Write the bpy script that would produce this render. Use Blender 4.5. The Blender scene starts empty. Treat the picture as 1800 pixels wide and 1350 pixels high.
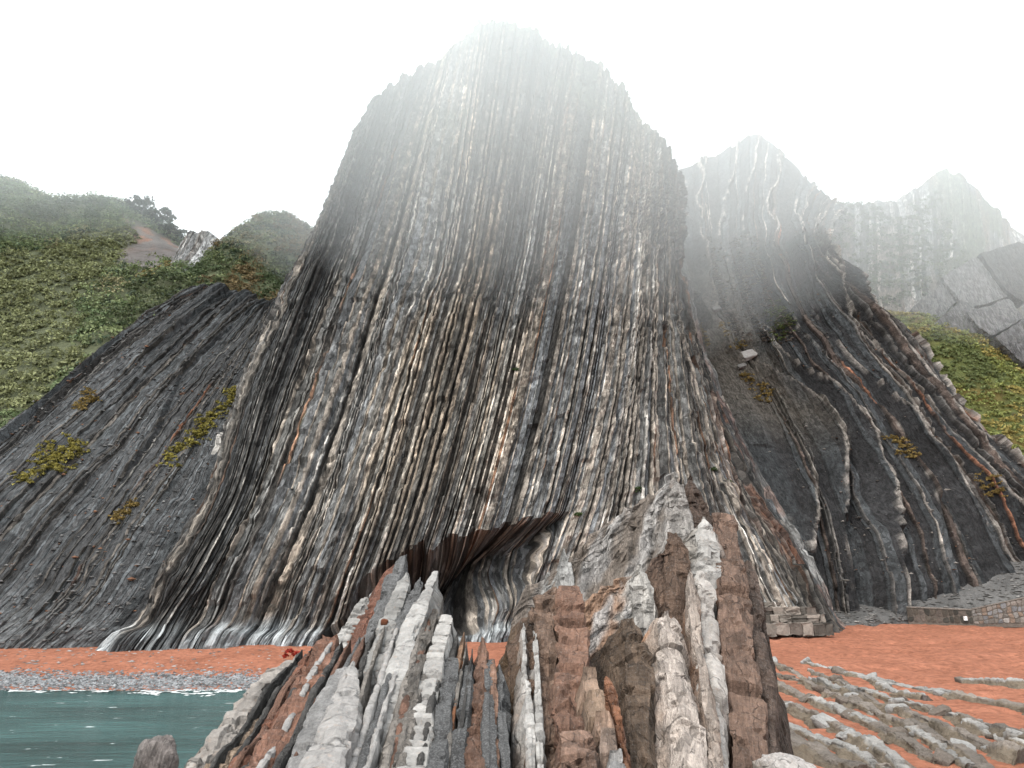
import bpy, math, random
import numpy as np
random.seed(7); R = np.random.RandomState(11)
sc = bpy.context.scene
COL = sc.collection
# ------------------------------------------------------------------ camera
CAMZ = 6.0; TILT = math.radians(16); FPX = 1200.0
cam = bpy.data.cameras.new('camera'); camo = bpy.data.objects.new('camera', cam); COL.objects.link(camo)
camo.location = (0, 0, CAMZ); camo.rotation_euler = (math.pi/2 + TILT, 0, 0)
cam.sensor_width = 36; cam.lens = 24; cam.clip_end = 6000; cam.clip_start = 0.1
cam.dof.use_dof = True; cam.dof.focus_distance = 24; cam.dof.aperture_fstop = 3.2
sc.camera = camo
# ------------------------------------------------------------------ sky, sun, exposure
SUN_EL, SUN_AZ = math.radians(52), math.radians(215)      # azimuth clockwise from +Y: behind the camera, to its left
w = bpy.data.worlds.new('World'); sc.world = w; w.use_nodes = True
nt = w.node_tree; nt.nodes.clear()
sky = nt.nodes.new('ShaderNodeTexSky'); sky.sky_type = 'NISHITA'; sky.sun_disc = False
sky.sun_elevation = SUN_EL; sky.sun_rotation = SUN_AZ; sky.air_density = 1.0; sky.dust_density = 4.0
b1 = nt.nodes.new('ShaderNodeBackground'); b1.inputs[1].default_value = 0.05
b2 = nt.nodes.new('ShaderNodeBackground'); b2.inputs[0].default_value = (0.965, 1.0, 1.0, 1); b2.inputs[1].default_value = 1.0
ad = nt.nodes.new('ShaderNodeAddShader'); wo = nt.nodes.new('ShaderNodeOutputWorld')
nt.links.new(sky.outputs[0], b1.inputs[0]); nt.links.new(b1.outputs[0], ad.inputs[0]); nt.links.new(b2.outputs[0], ad.inputs[1])
nt.links.new(ad.outputs[0], wo.inputs[0])
sl = bpy.data.lights.new('sun', 'SUN'); sl.energy = 1.5; sl.angle = math.radians(14); sl.color = (1, .96, .9)
so = bpy.data.objects.new('sun', sl); COL.objects.link(so)
so.rotation_euler = (math.pi/2 - SUN_EL, 0, -SUN_AZ + math.pi)
sc.view_settings.view_transform = 'Standard'; sc.view_settings.look = 'None'
sc.view_settings.exposure = 1.1; sc.view_settings.gamma = 1; sc.view_settings.use_curve_mapping = False
sc.cycles.volume_bounces = 6; sc.cycles.max_bounces = 8; sc.cycles.diffuse_bounces = 3
sc.cycles.use_denoising = True

# ------------------------------------------------------------------ helpers
ct, st = math.cos(TILT), math.sin(TILT)
def P(px, py, D):
    """the point at horizontal distance D seen at photograph pixel px, py"""
    x = (px-900)/FPX; y = (675-py)/FPX
    dy = ct - y*st; dz = st + y*ct
    k = D/dy
    return np.array((x*k, D, CAMZ + dz*k))
def G(px, py, z):
    x = (px-900)/FPX; y = (675-py)/FPX
    dy = ct - y*st; dz = st + y*ct
    k = (z-CAMZ)/dz
    return np.array((x*k, dy*k, z))
_T = np.random.RandomState(5).rand(64, 64, 64).astype(np.float32)
def vnoise(x, y, z):
    x, y, z = np.broadcast_arrays(np.asarray(x, float), np.asarray(y, float), np.asarray(z, float))
    xi = np.floor(x).astype(int); yi = np.floor(y).astype(int); zi = np.floor(z).astype(int)
    fx = x-xi; fy = y-yi; fz = z-zi
    fx = fx*fx*(3-2*fx); fy = fy*fy*(3-2*fy); fz = fz*fz*(3-2*fz)
    def t(a, b, c): return _T[(xi+a) & 63, (yi+b) & 63, (zi+c) & 63]
    def l(p, q, f): return p+(q-p)*f
    return 2*l(l(l(t(0,0,0), t(1,0,0), fx), l(t(0,1,0), t(1,1,0), fx), fy),
               l(l(t(0,0,1), t(1,0,1), fx), l(t(0,1,1), t(1,1,1), fx), fy), fz)-1
def fbm(x, y, z, o=4):
    s = 0; a = 1; n = 0
    for i in range(o):
        s = s + a*vnoise(np.asarray(x)*2**i+17.3*i, np.asarray(y)*2**i+5.1*i, np.asarray(z)*2**i+9.7*i); n += a; a *= .5
    return s/n
def sstep(a, b, x):
    t = np.clip((np.asarray(x, float)-a)/(b-a), 0, 1); return t*t*(3-2*t)
def crom(pts, t):
    """Catmull-Rom through pts (n, ...) at t in [0, n-1]"""
    pts = np.asarray(pts, float); n = len(pts); t = np.clip(np.asarray(t, float), 0, n-1-1e-6)
    i = t.astype(int); f = (t-i).reshape((-1,)+(1,)*(pts.ndim-1))
    e = np.concatenate([[2*pts[0]-pts[1]], pts, [2*pts[-1]-pts[-2]]])
    p0, p1, p2, p3 = e[i], e[i+1], e[i+2], e[i+3]
    return .5*(2*p1+(p2-p0)*f+(2*p0-5*p1+4*p2-p3)*f*f+(3*p1-p0-3*p2+p3)*f**3)
def norml(v): return v/np.maximum(np.linalg.norm(v, axis=-1, keepdims=True), 1e-9)
def grid_normals(V):
    du = np.gradient(V, axis=1); dv = np.gradient(V, axis=0)
    return norml(np.cross(du, dv))
def tagit(o, label=None, cat=None, group=None, kind=None):
    if label: o['label'] = label
    if cat: o['category'] = cat
    if group: o['group'] = group
    if kind: o['kind'] = kind
    return o
def empty(name, loc, **k):
    o = bpy.data.objects.new(name, None); COL.objects.link(o); o.location = tuple(loc); o.empty_display_size = .3
    return tagit(o, **k)
ALB = .53
def raw_mesh(name, V, F, C=None, B=None, smooth=False):
    """V (n,3), F (m,k) all faces alike"""
    V = np.asarray(V, np.float32); F = np.asarray(F, np.int32); m, k = F.shape
    me = bpy.data.meshes.new(name)
    me.vertices.add(len(V)); me.vertices.foreach_set('co', V.ravel())
    me.loops.add(m*k); me.loops.foreach_set('vertex_index', F.ravel())
    me.polygons.add(m); me.polygons.foreach_set('loop_start', np.arange(0, m*k, k, dtype=np.int32))
    if C is not None:
        C = np.asarray(C, np.float32).reshape(-1, 3)*ALB
        a = me.attributes.new('Col', 'FLOAT_COLOR', 'POINT')
        a.data.foreach_set('color', np.concatenate([np.clip(C, .004, .9), np.ones((len(C), 1), np.float32)], 1).ravel())
    if B is not None:
        a = me.attributes.new('bc', 'FLOAT_VECTOR', 'POINT'); a.data.foreach_set('vector', np.asarray(B, np.float32).ravel())
    me.update(calc_edges=True)
    me.polygons.foreach_set('use_smooth', np.full(m, smooth))
    return me
def put(name, me, mat, parent=None, **k):
    o = bpy.data.objects.new(name, me); COL.objects.link(o)
    if mat and not me.materials: me.materials.append(mat)
    if parent:
        o.parent = parent
        if parent.type == 'EMPTY' : o.matrix_parent_inverse = __import__('mathutils').Matrix.Translation(parent.location).inverted()
    return tagit(o, **k)
def grid_faces(nr, nc, flip=False):
    i = np.arange(nr-1)[:, None]*nc+np.arange(nc-1)[None, :]
    F = np.stack([i, i+1, i+1+nc, i+nc], -1).reshape(-1, 4)
    return F[:, ::-1] if flip else F
def grid_obj(name, V, C, B, mat, parent=None, smooth=False, flip=False, **k):
    nr, nc = V.shape[:2]
    return put(name, raw_mesh(name, V.reshape(-1, 3), grid_faces(nr, nc, flip), C, B, smooth), mat, parent, **k)

# ------------------------------------------------------------------ materials
def rock_mat(name, bump=.5, bscale=9.0, streak=(2.0, .35, 1.0), var=.45, fine=14.0, rough=.88, lam=None, crack=None, cells=(), lamc=(.45, 1.6), speck=0.0, speck_col=(.62, .6, .57), spk=(.60, .66)):
    m = bpy.data.materials.new(name); m.use_nodes = True; n = m.node_tree; N = n.nodes; L = n.links
    bs = N['Principled BSDF']; bs.inputs['Roughness'].default_value = rough
    bs.inputs['Specular IOR Level'].default_value = .25
    at = N.new('ShaderNodeAttribute'); at.attribute_name = 'Col'
    bc = N.new('ShaderNodeAttribute'); bc.attribute_name = 'bc'
    geo = N.new('ShaderNodeNewGeometry')
    mp = N.new('ShaderNodeVectorMath'); mp.operation = 'MULTIPLY'; mp.inputs[1].default_value = streak
    L.new(bc.outputs['Vector'], mp.inputs[0])
    n1 = N.new('ShaderNodeTexNoise'); n1.inputs['Scale'].default_value = 1.0; n1.inputs['Detail'].default_value = 6; n1.inputs['Roughness'].default_value = .7
    L.new(mp.outputs[0], n1.inputs['Vector'])
    n2 = N.new('ShaderNodeTexNoise'); n2.inputs['Scale'].default_value = fine; n2.inputs['Detail'].default_value = 5; n2.inputs['Roughness'].default_value = .75
    L.new(geo.outputs['Position'], n2.inputs['Vector'])
    def rng(src, a, b):
        r = N.new('ShaderNodeMapRange'); r.inputs[1].default_value = .25; r.inputs[2].default_value = .75
        r.inputs[3].default_value = a; r.inputs[4].default_value = b; L.new(src, r.inputs[0]); return r.outputs[0]
    mu = N.new('ShaderNodeMath'); mu.operation = 'MULTIPLY'
    bumpsrc = []
    if lam:
        ml = N.new('ShaderNodeVectorMath'); ml.operation = 'MULTIPLY'; ml.inputs[1].default_value = lam; L.new(bc.outputs['Vector'], ml.inputs[0])
        nl = N.new('ShaderNodeTexNoise'); nl.inputs['Scale'].default_value = 1; nl.inputs['Detail'].default_value = 4; nl.inputs['Roughness'].default_value = .65; L.new(ml.outputs[0], nl.inputs['Vector'])
        bumpsrc.append(nl.outputs[0])
    if crack:
        mk = N.new('ShaderNodeVectorMath'); mk.operation = 'MULTIPLY'; mk.inputs[1].default_value = crack; L.new(bc.outputs['Vector'], mk.inputs[0])
        wn = N.new('ShaderNodeTexNoise'); wn.inputs['Scale'].default_value = 2.5; wn.inputs['Detail'].default_value = 4; L.new(geo.outputs['Position'], wn.inputs['Vector'])
        ws = N.new('ShaderNodeVectorMath'); ws.operation = 'MULTIPLY_ADD'; L.new(wn.outputs['Color'], ws.inputs[0]); ws.inputs[1].default_value = (1.1, 1.1, 1.1); L.new(mk.outputs[0], ws.inputs[2])
        vo = N.new('ShaderNodeTexVoronoi'); vo.feature = 'DISTANCE_TO_EDGE'; vo.inputs['Scale'].default_value = 1; L.new(ws.outputs[0], vo.inputs['Vector'])
        cm = N.new('ShaderNodeMapRange'); cm.inputs[1].default_value = .0; cm.inputs[2].default_value = .045; cm.inputs[3].default_value = .30; cm.inputs[4].default_value = 1; L.new(vo.outputs['Distance'], cm.inputs[0])
        # cracks come and go
        gate = N.new('ShaderNodeMapRange'); gate.inputs[1].default_value = .45; gate.inputs[2].default_value = .58; L.new(n1.outputs[0], gate.inputs[0])
        cmx = N.new('ShaderNodeMix'); cmx.data_type = 'FLOAT'; L.new(gate.outputs[0], cmx.inputs[0]); cmx.inputs[2].default_value = 1.0; L.new(cm.outputs[0], cmx.inputs[3])
    L.new(rng(n1.outputs[0], 1-var, 1+var), mu.inputs[0]); L.new(rng(n2.outputs[0], 1-var*.8, 1+var*.8), mu.inputs[1])
    fac = mu.outputs[0]
    if lam:
        m2 = N.new('ShaderNodeMath'); m2.operation = 'MULTIPLY'; L.new(fac, m2.inputs[0]); L.new(rng(bumpsrc[0], *lamc), m2.inputs[1]); fac = m2.outputs[0]
    if crack:
        m3 = N.new('ShaderNodeMath'); m3.operation = 'MULTIPLY'; L.new(fac, m3.inputs[0]); L.new(cmx.outputs[0], m3.inputs[1]); fac = m3.outputs[0]
    cellsrc = None
    for (cs, lo, hi) in cells:
        mc = N.new('ShaderNodeVectorMath'); mc.operation = 'MULTIPLY'; mc.inputs[1].default_value = cs; L.new(bc.outputs['Vector'], mc.inputs[0])
        vc = N.new('ShaderNodeTexVoronoi'); vc.inputs['Scale'].default_value = 1; L.new(mc.outputs[0], vc.inputs['Vector'])
        sx = N.new('ShaderNodeSeparateColor'); L.new(vc.outputs['Color'], sx.inputs[0])
        rc = N.new('ShaderNodeMapRange'); rc.inputs[3].default_value = lo; rc.inputs[4].default_value = hi; L.new(sx.outputs[0], rc.inputs[0])
        m4 = N.new('ShaderNodeMath'); m4.operation = 'MULTIPLY'; L.new(fac, m4.inputs[0]); L.new(rc.outputs[0], m4.inputs[1]); fac = m4.outputs[0]
        if cellsrc is None: cellsrc = sx.outputs[1]
    vm = N.new('ShaderNodeVectorMath'); vm.operation = 'SCALE'; L.new(at.outputs['Color'], vm.inputs[0]); L.new(fac, vm.inputs['Scale'])
    out = vm.outputs[0]
    if speck:
        n3 = N.new('ShaderNodeTexNoise'); n3.inputs['Scale'].default_value = fine*1.3; n3.inputs['Detail'].default_value = 3; n3.inputs['Roughness'].default_value = .65
        L.new(geo.outputs['Position'], n3.inputs['Vector'])
        cr = N.new('ShaderNodeMapRange'); cr.inputs[1].default_value = spk[0]; cr.inputs[2].default_value = spk[1]; cr.inputs[3].default_value = 0; cr.inputs[4].default_value = speck
        L.new(n3.outputs[0], cr.inputs[0])
        mx = N.new('ShaderNodeMix'); mx.data_type = 'RGBA'; L.new(cr.outputs[0], mx.inputs[0]); L.new(out, mx.inputs[6]); mx.inputs[7].default_value = (*speck_col, 1)
        out = mx.outputs[2]
    L.new(out, bs.inputs['Base Color'])
    n4 = N.new('ShaderNodeTexNoise'); n4.inputs['Scale'].default_value = bscale; n4.inputs['Detail'].default_value = 7; n4.inputs['Roughness'].default_value = .7
    L.new(geo.outputs['Position'], n4.inputs['Vector'])
    adn = N.new('ShaderNodeMath'); adn.operation = 'ADD'; L.new(n4.outputs[0], adn.inputs[0]); L.new(n1.outputs[0], adn.inputs[1])
    if lam:
        a2 = N.new('ShaderNodeMath'); a2.operation = 'MULTIPLY_ADD'; L.new(bumpsrc[0], a2.inputs[0]); a2.inputs[1].default_value = 1.5; L.new(adn.outputs[0], a2.inputs[2]); adn = a2
    if crack:
        a3 = N.new('ShaderNodeMath'); a3.operation = 'MULTIPLY_ADD'; L.new(cmx.outputs[0], a3.inputs[0]); a3.inputs[1].default_value = .8; L.new(adn.outputs[0], a3.inputs[2]); adn = a3
    if cellsrc is not None:
        a5 = N.new('ShaderNodeMath'); a5.operation = 'MULTIPLY_ADD'; L.new(cellsrc, a5.inputs[0]); a5.inputs[1].default_value = 1.0; L.new(adn.outputs[0], a5.inputs[2]); adn = a5
    bp = N.new('ShaderNodeBump'); bp.inputs['Strength'].default_value = bump; bp.inputs['Distance'].default_value = 1.2/bscale
    L.new(adn.outputs[0], bp.inputs['Height']); L.new(bp.outputs[0], bs.inputs['Normal'])
    return m
M_CLIFF = rock_mat('bedded_cliff_rock', bump=.7, bscale=4.5, streak=(1.3, .5, 1), var=.38, fine=4.5, lam=(6, 1.2, 1), lamc=(.65, 1.35), cells=(((7, 1.7, 1), .45, 1.6), ((2.6, .8, 1), .6, 1.45)))
M_SHALE = rock_mat('crumbling_shale', bump=1.0, bscale=4, streak=(1.0, .6, 1), var=.45, fine=6, lam=(5, 1.0, 1), lamc=(.75, 1.25), cells=(((4.5, 2.2, 1), .6, 1.45),))
M_SLAB = rock_mat('weathered_slab_rock', bump=.85, bscale=9, streak=(9, 1.1, 9), var=.42, fine=20, lam=(22, 3.5, 1), lamc=(.72, 1.3), crack=(3.2, 1.6, 1), cells=(((9, 3.5, 1), .7, 1.35),), speck=.10, speck_col=(.6, .58, .55))
M_DARK = rock_mat('dark_lichen_speckled_rock', bump=1.0, bscale=14, streak=(8, 2.0, 8), var=.6, fine=34, speck=.55, speck_col=(.19, .19, .19), spk=(.50, .62))
M_WHITE = rock_mat('pale_limestone', bump=.6, bscale=9, streak=(4, 2.5, 3), var=.34, fine=14, crack=(1.6, 2.0, 1), speck=.34, speck_col=(.30, .22, .17))
M_REEF = rock_mat('reef_rock', bump=.9, bscale=6, streak=(2, 2, 2), var=.3, fine=7)
M_EARTH = rock_mat('hill_soil', bump=.6, bscale=1.5, streak=(.6, .6, .6), var=.35, fine=2.0)
M_STONE = rock_mat('masonry_stone', bump=.6, bscale=7, streak=(2, 2, 2), var=.3, fine=6)
def leaf_mat():
    m = bpy.data.materials.new('leaves'); m.use_nodes = True; n = m.node_tree; N = n.nodes; L = n.links
    bs = N['Principled BSDF']; bs.inputs['Roughness'].default_value = .7; bs.inputs['Specular IOR Level'].default_value = .2
    at = N.new('ShaderNodeAttribute'); at.attribute_name = 'Col'; L.new(at.outputs['Color'], bs.inputs['Base Color'])
    tr = N.new('ShaderNodeBsdfTranslucent'); L.new(at.outputs['Color'], tr.inputs[0])
    mx = N.new('ShaderNodeMixShader'); mx.inputs[0].default_value = .25
    L.new(bs.outputs[0], mx.inputs[1]); L.new(tr.outputs[0], mx.inputs[2]); L.new(mx.outputs[0], N['Material Output'].inputs[0])
    return m
M_LEAF = leaf_mat()
def sand_mat():
    m = bpy.data.materials.new('red_sand'); m.use_nodes = True; n = m.node_tree; N = n.nodes; L = n.links
    bs = N['Principled BSDF']; bs.inputs['Roughness'].default_value = .95; bs.inputs['Specular IOR Level'].default_value = .1
    geo = N.new('ShaderNodeNewGeometry')
    def noise(s, d=5, r=.6):
        q = N.new('ShaderNodeTexNoise'); q.inputs['Scale'].default_value = s; q.inputs['Detail'].default_value = d; q.inputs['Roughness'].default_value = r
        L.new(geo.outputs['Position'], q.inputs['Vector']); return q
    a = noise(.35); b = noise(2.4, 6, .66); c = noise(60, 2)
    r1 = N.new('ShaderNodeValToRGB'); r1.color_ramp.elements[0].position = .3; r1.color_ramp.elements[0].color = (.235, .095, .058, 1)
    r1.color_ramp.elements[1].position = .7; r1.color_ramp.elements[1].color = (.32, .135, .085, 1); L.new(a.outputs[0], r1.inputs[0])
    r2 = N.new('ShaderNodeMapRange'); r2.inputs[1].default_value = .3; r2.inputs[2].default_value = .7; r2.inputs[3].default_value = .6; r2.inputs[4].default_value = 1.28; L.new(b.outputs[0], r2.inputs[0])  # hollows darker in colour, standing in for the shade of dents
    vm = N.new('ShaderNodeVectorMath'); vm.operation = 'SCALE'; L.new(r1.outputs[0], vm.inputs[0]); L.new(r2.outputs[0], vm.inputs['Scale'])
    # dark drift of weed and wet grit, also painted in for shaded dents
    d = noise(2.2, 6, .8); r3 = N.new('ShaderNodeMapRange'); r3.inputs[1].default_value = .60; r3.inputs[2].default_value = .70; r3.inputs[4].default_value = .75; L.new(d.outputs[0], r3.inputs[0])
    mx = N.new('ShaderNodeMix'); mx.data_type = 'RGBA'; L.new(r3.outputs[0], mx.inputs[0]); L.new(vm.outputs[0], mx.inputs[6]); mx.inputs[7].default_value = (.10, .045, .03, 1)
    L.new(mx.outputs[2], bs.inputs['Base Color'])
    bp = N.new('ShaderNodeBump'); bp.inputs['Strength'].default_value = 1.0; bp.inputs['Distance'].default_value = .32
    sm = N.new('ShaderNodeMath'); sm.operation = 'MULTIPLY_ADD'; L.new(c.outputs[0], sm.inputs[0]); sm.inputs[1].default_value = .06; L.new(b.outputs[0], sm.inputs[2])
    L.new(sm.outputs[0], bp.inputs['Height']); L.new(bp.outputs[0], bs.inputs['Normal'])
    return m
M_SAND = sand_mat()
def water_mat():
    m = bpy.data.materials.new('teal_sea_water'); m.use_nodes = True; n = m.node_tree; N = n.nodes; L = n.links
    bs = N['Principled BSDF']; bs.inputs['Roughness'].default_value = .18; bs.inputs['IOR'].default_value = 1.33
    geo = N.new('ShaderNodeNewGeometry')
    mp = N.new('ShaderNodeMapping'); mp.inputs['Scale'].default_value = (.5, 1.6, 1); L.new(geo.outputs['Position'], mp.inputs[0])
    def noise(s, d, r, v=mp.outputs[0]):
        q = N.new('ShaderNodeTexNoise'); q.inputs['Scale'].default_value = s; q.inputs['Detail'].default_value = d; q.inputs['Roughness'].default_value = r
        L.new(v, q.inputs['Vector']); return q
    a = noise(.16, 4, .55)
    r1 = N.new('ShaderNodeValToRGB'); r1.color_ramp.elements[0].position = .36; r1.color_ramp.elements[0].color = (.018, .042, .040, 1)
    r1.color_ramp.elements[1].position = .66; r1.color_ramp.elements[1].color = (.038, .088, .085, 1); L.new(a.outputs[0], r1.inputs[0])
    # flecks of foam
    f = noise(1.6, 4, .6); r2 = N.new('ShaderNodeMapRange'); r2.inputs[1].default_value = .665; r2.inputs[2].default_value = .70; L.new(f.outputs[0], r2.inputs[0])
    mx = N.new('ShaderNodeMix'); mx.data_type = 'RGBA'; L.new(r2.outputs[0], mx.inputs[0]); L.new(r1.outputs[0], mx.inputs[6]); mx.inputs[7].default_value = (.42, .45, .45, 1)
    L.new(mx.outputs[2], bs.inputs['Base Color'])
    h1 = noise(1.0, 6, .62); bp = N.new('ShaderNodeBump'); bp.inputs['Strength'].default_value = .8; bp.inputs['Distance'].default_value = .3
    L.new(h1.outputs[0], bp.inputs['Height']); L.new(bp.outputs[0], bs.inputs['Normal'])
    return m
M_WATER = water_mat()
def plain(name, col, rough=.8, scale=8, var=.25):
    m = bpy.data.materials.new(name); m.use_nodes = True; n = m.node_tree; N = n.nodes; L = n.links
    bs = N['Principled BSDF']; bs.inputs['Roughness'].default_value = rough
    q = N.new('ShaderNodeTexNoise'); q.inputs['Scale'].default_value = scale; q.inputs['Detail'].default_value = 5
    g = N.new('ShaderNodeNewGeometry'); L.new(g.outputs['Position'], q.inputs['Vector'])
    r = N.new('ShaderNodeMapRange'); r.inputs[1].default_value = .3; r.inputs[2].default_value = .7; r.inputs[3].default_value = 1-var; r.inputs[4].default_value = 1+var; L.new(q.outputs[0], r.inputs[0])
    v = N.new('ShaderNodeVectorMath'); v.operation = 'SCALE'; v.inputs[0].default_value = col; L.new(r.outputs[0], v.inputs['Scale']); L.new(v.outputs[0], bs.inputs['Base Color'])
    return m

# ------------------------------------------------------------------ ground, beach, sea
put('ground', raw_mesh('ground', [(-3000, -3000, -2.5), (3000, -3000, -2.5), (3000, 3000, -2.5), (-3000, 3000, -2.5)], [(0, 1, 2, 3)]),
    plain('seabed_sand', (.2, .1, .07)), kind='structure')
def beach_z(x, y):
    x = np.asarray(x, float); y = np.asarray(y, float)
    sh = 42.5 + .8*np.sin(x*.13+1) + .012*(x+20)
    left = np.where(y > sh, .07*(y-sh), .06*(y-sh))
    left = np.clip(left, -2.2, 1.1)
    right = .45 + .016*(y-20) + .25*sstep(55, 80, y)
    k = sstep(-3.5, 4.5, x + .06*(y-30))
    return left*(1-k)+right*k
xs = np.concatenate([np.arange(-90, -45, 1.5), np.arange(-45, 75, .48), np.arange(75, 110, 1.5)]); ys = np.concatenate([np.arange(-12, 16, 1.2), np.arange(16, 92, .42)])
X, Y = np.meshgrid(xs, ys)
Z = beach_z(X, Y)
k = sstep(2, 6, X)*sstep(22, 30, Y+.2*X)
dent = np.minimum(0, fbm(X*.75, Y*1.1, 1.5, 3)-.02)*.55*k + fbm(X*.12, Y*.12, 4, 2)*.10*k + fbm(X*.9, Y*.9, 3, 2)*.02
V = np.stack([X, Y, Z+dent], -1)
grid_obj('beach', V, None, None, M_SAND, smooth=True, kind='structure')
put('sea', raw_mesh('sea', [(-1500, -1500, 0), (6, -1500, 0), (6, 60, 0), (-1500, 60, 0)], [(0, 1, 2, 3)]), M_WATER, kind='structure')

# ------------------------------------------------------------------ bedded cliffs
def ctrl(guides):
    return np.array([[P(*p) for p in g] for g in guides])        # (Ng, K, 3)
def sheet_pts(cg, uu, vv):
    a = crom(cg, uu)                       # (nu, K, 3)
    b = crom(np.swapaxes(a, 0, 1), vv)     # (nv, nu, 3)
    return b
TAN = (.285, .26, .23); GREY = (.175, .18, .18); BLUE = (.13, .14, .15); DARK = (.055, .053, .05); RUST = (.34, .13, .065); PALE = (.50, .49, .465); BROWN = (.16, .115, .085)
def make_beds(total, rng, wmin, wmax, table, wide=None):
    beds = []; s = 0
    names = list(table); pr = np.array([table[n][0] for n in names]); pr = pr/pr.sum()
    last = None
    while s < total:
        nme = names[rng.choice(len(names), p=pr)]
        if nme == last: continue
        last = nme
        _, wf, h, col = table[nme]
        wd = np.clip(math.exp(rng.normal(0, .55)), .35, 3.2)*wmin*wf
        if wide: wd *= wide(s)                        # thick beds on the turned-away ends
        beds.append((s, min(total, s+wd), nme, h*rng.uniform(.5, 1.4), np.array(col)*rng.uniform(.75, 1.25), rng.uniform(0, 100)))
        s += wd
    return beds
def cliff(name, guides, back, seed, wmin, wmax, table, ncol, nrow, hscale, wander, macro, colfn, label_kind, crag=1.2, mat=None, blk=.32, relief=None, ends=None):
    """guides bottom to top; the last level is the crest and is carried over the back"""
    rng = np.random.RandomState(seed)
    cg = ctrl(guides)
    crest = cg[:, -1]; over = crest + np.array([0, back, -back*.35]); over2 = crest + np.array([0, back*2.2, -back*1.6])
    foot = cg[:, 0] + np.array([0, -.4, -2.5])
    cg = np.concatenate([foot[:, None], cg, over[:, None], over2[:, None]], 1)
    ng, K = cg.shape[:2]
    # arc length across at a middle level, to lay the beds out in metres
    ut = np.linspace(0, ng-1, 800); mid = sheet_pts(cg, ut, np.array([K*.42]))[0]
    cum = np.concatenate([[0], np.cumsum(np.linalg.norm(np.diff(mid, axis=0), axis=1))])
    total = cum[-1]
    beds = make_beds(total, rng, wmin, wmax, table, (lambda q: 6. if not ends[0] < np.interp(q, cum, ut) < ends[1] else 1.) if ends else None)
    # rows spaced evenly along the middle guide
    vt = np.linspace(0, K-1, 800); ml = sheet_pts(cg, np.array([ng*.5]), vt)[:, 0]
    wgt = np.linalg.norm(np.diff(ml, axis=0), axis=1); wgt[vt[:-1] > K-3] *= .35; wgt[vt[:-1] < 2.2] *= 1.6
    cv = np.concatenate([[0], np.cumsum(wgt)]); vv = np.interp(np.linspace(0, cv[-1], nrow), cv, vt)
    vm = np.interp(vv, vt, np.concatenate([[0], np.cumsum(np.linalg.norm(np.diff(ml, axis=0), axis=1))]))   # metres along
    q = np.array([0, .14, .5, .86, 1.0]) if ncol == 5 else np.array([0, .1, .36, .64, .9, 1.0])
    cols = []; owner = []
    for i, b in enumerate(beds):
        cols.append(b[0]+(b[1]-b[0])*(q[:-1] if i < len(beds)-1 else q)); owner += [i]*len(cols[-1])
    smet = np.concatenate(cols); owner = np.array(owner); uu = np.interp(smet, cum, ut)
    V = sheet_pts(cg, uu, vv)
    N = grid_normals(V)
    N = np.where((N*(V-np.array([0, 0, 20.]))).sum(-1, keepdims=True) > 0, -N, N)
    # smooth normals so that the relief does not fold
    for _ in range(6):
        N[1:-1] = (N[:-2]+N[1:-1]+N[2:])/3
        N[:, 1:-1] = (N[:, :-2]+N[:, 1:-1]+N[:, 2:])/3
    N = norml(N)
    S = np.broadcast_to(smet[None, :], V.shape[:2]); T = np.broadcast_to(vm[:, None], V.shape[:2])
    nr, nc = V.shape[:2]
    H = np.zeros((nr, nc)); C = np.zeros((nr, nc, 3))
    hb = []; cb = []
    for i, b in enumerate(beds):
        # blocks along the bed
        jn = np.cumsum(rng.uniform(.5, 2.4, 400)*rng.choice([.6, 1, 1.8], p=[.5, .35, .15])); bi = np.searchsorted(jn, vm)
        r1 = rng.rand(402)[bi]; r2 = rng.rand(402)[bi]; r3 = rng.rand(402)[bi]
        er = .65+.6*fbm(vm*.16, b[5], 1, 3)
        broken = (r3 < .16)
        hard = min(1, max(0, b[3]/.2))
        hv = b[3]*hscale*np.clip(er, .05, 1.5)*(1-.85*broken*hard) + (r1-.5)*blk*hscale*hard + .05*hscale*fbm(vm*1.2, b[5], 3, 3)
        cvv = b[4][None, :]*(1+(r2-.5)*(.25+.6*hard))[:, None]
        cvv = np.where((broken & (b[3] > 0))[:, None], cvv*.55, cvv)
        tint = fbm(vm*.13, b[5]+9, 3, 3)
        cvv = cvv*(1+.45*tint)[:, None]
        if b[2] in ('rust', 'lime', 'rib', 'pale'):                     # such beds show only here and there
            show = sstep(-.05, .25, fbm(vm*.09+3, b[5]*1.7, 8, 3))[:, None]; cvv = cvv*show+(1-show)*(cvv.mean(1, keepdims=True)*.30+.03)*np.array([1.05, 1, .95])
        hb.append(hv); cb.append(cvv)
    for i, b in enumerate(beds):
        idx = np.where(owner == i)[0]
        for kk, c in enumerate(idx):
            if kk == 0:
                H[:, c] = np.minimum(hb[i], hb[i-1] if i else hb[i])-.06*hscale; C[:, c] = np.minimum(cb[i], cb[i-1] if i else cb[i])
            else:
                H[:, c] = hb[i]; C[:, c] = cb[i]
    if relief: H *= relief(S/total)
    H += macro(S/total, vv, S, T)
    H += .10*hscale*fbm(S*2.6, T*2.0, 2.2, 3)
    V2 = V+N*H[..., None]
    # sideways wander of the beds
    Au = norml(np.gradient(V, axis=1))
    V2 = V2+Au*(wander[0]*fbm(S*.12, T*wander[1], 7.7, 3))[..., None]
    cw = np.exp(-((vv-(K-3))/.45)**2)[:, None]
    bj = np.array([rng.uniform(-1, 1) for _ in beds])[owner][None, :]
    V2[..., 2] += cw*crag*(1.5*fbm(S*.30, 1.5, 2, 4)+.5*bj)
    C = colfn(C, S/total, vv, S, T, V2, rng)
    B = np.stack([S, T, S*0+seed], -1)
    base = V2[nr//3, nc//2].copy(); base[2] = 0
    root = empty(name, (0, 0, 0), kind='structure'); 
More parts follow.
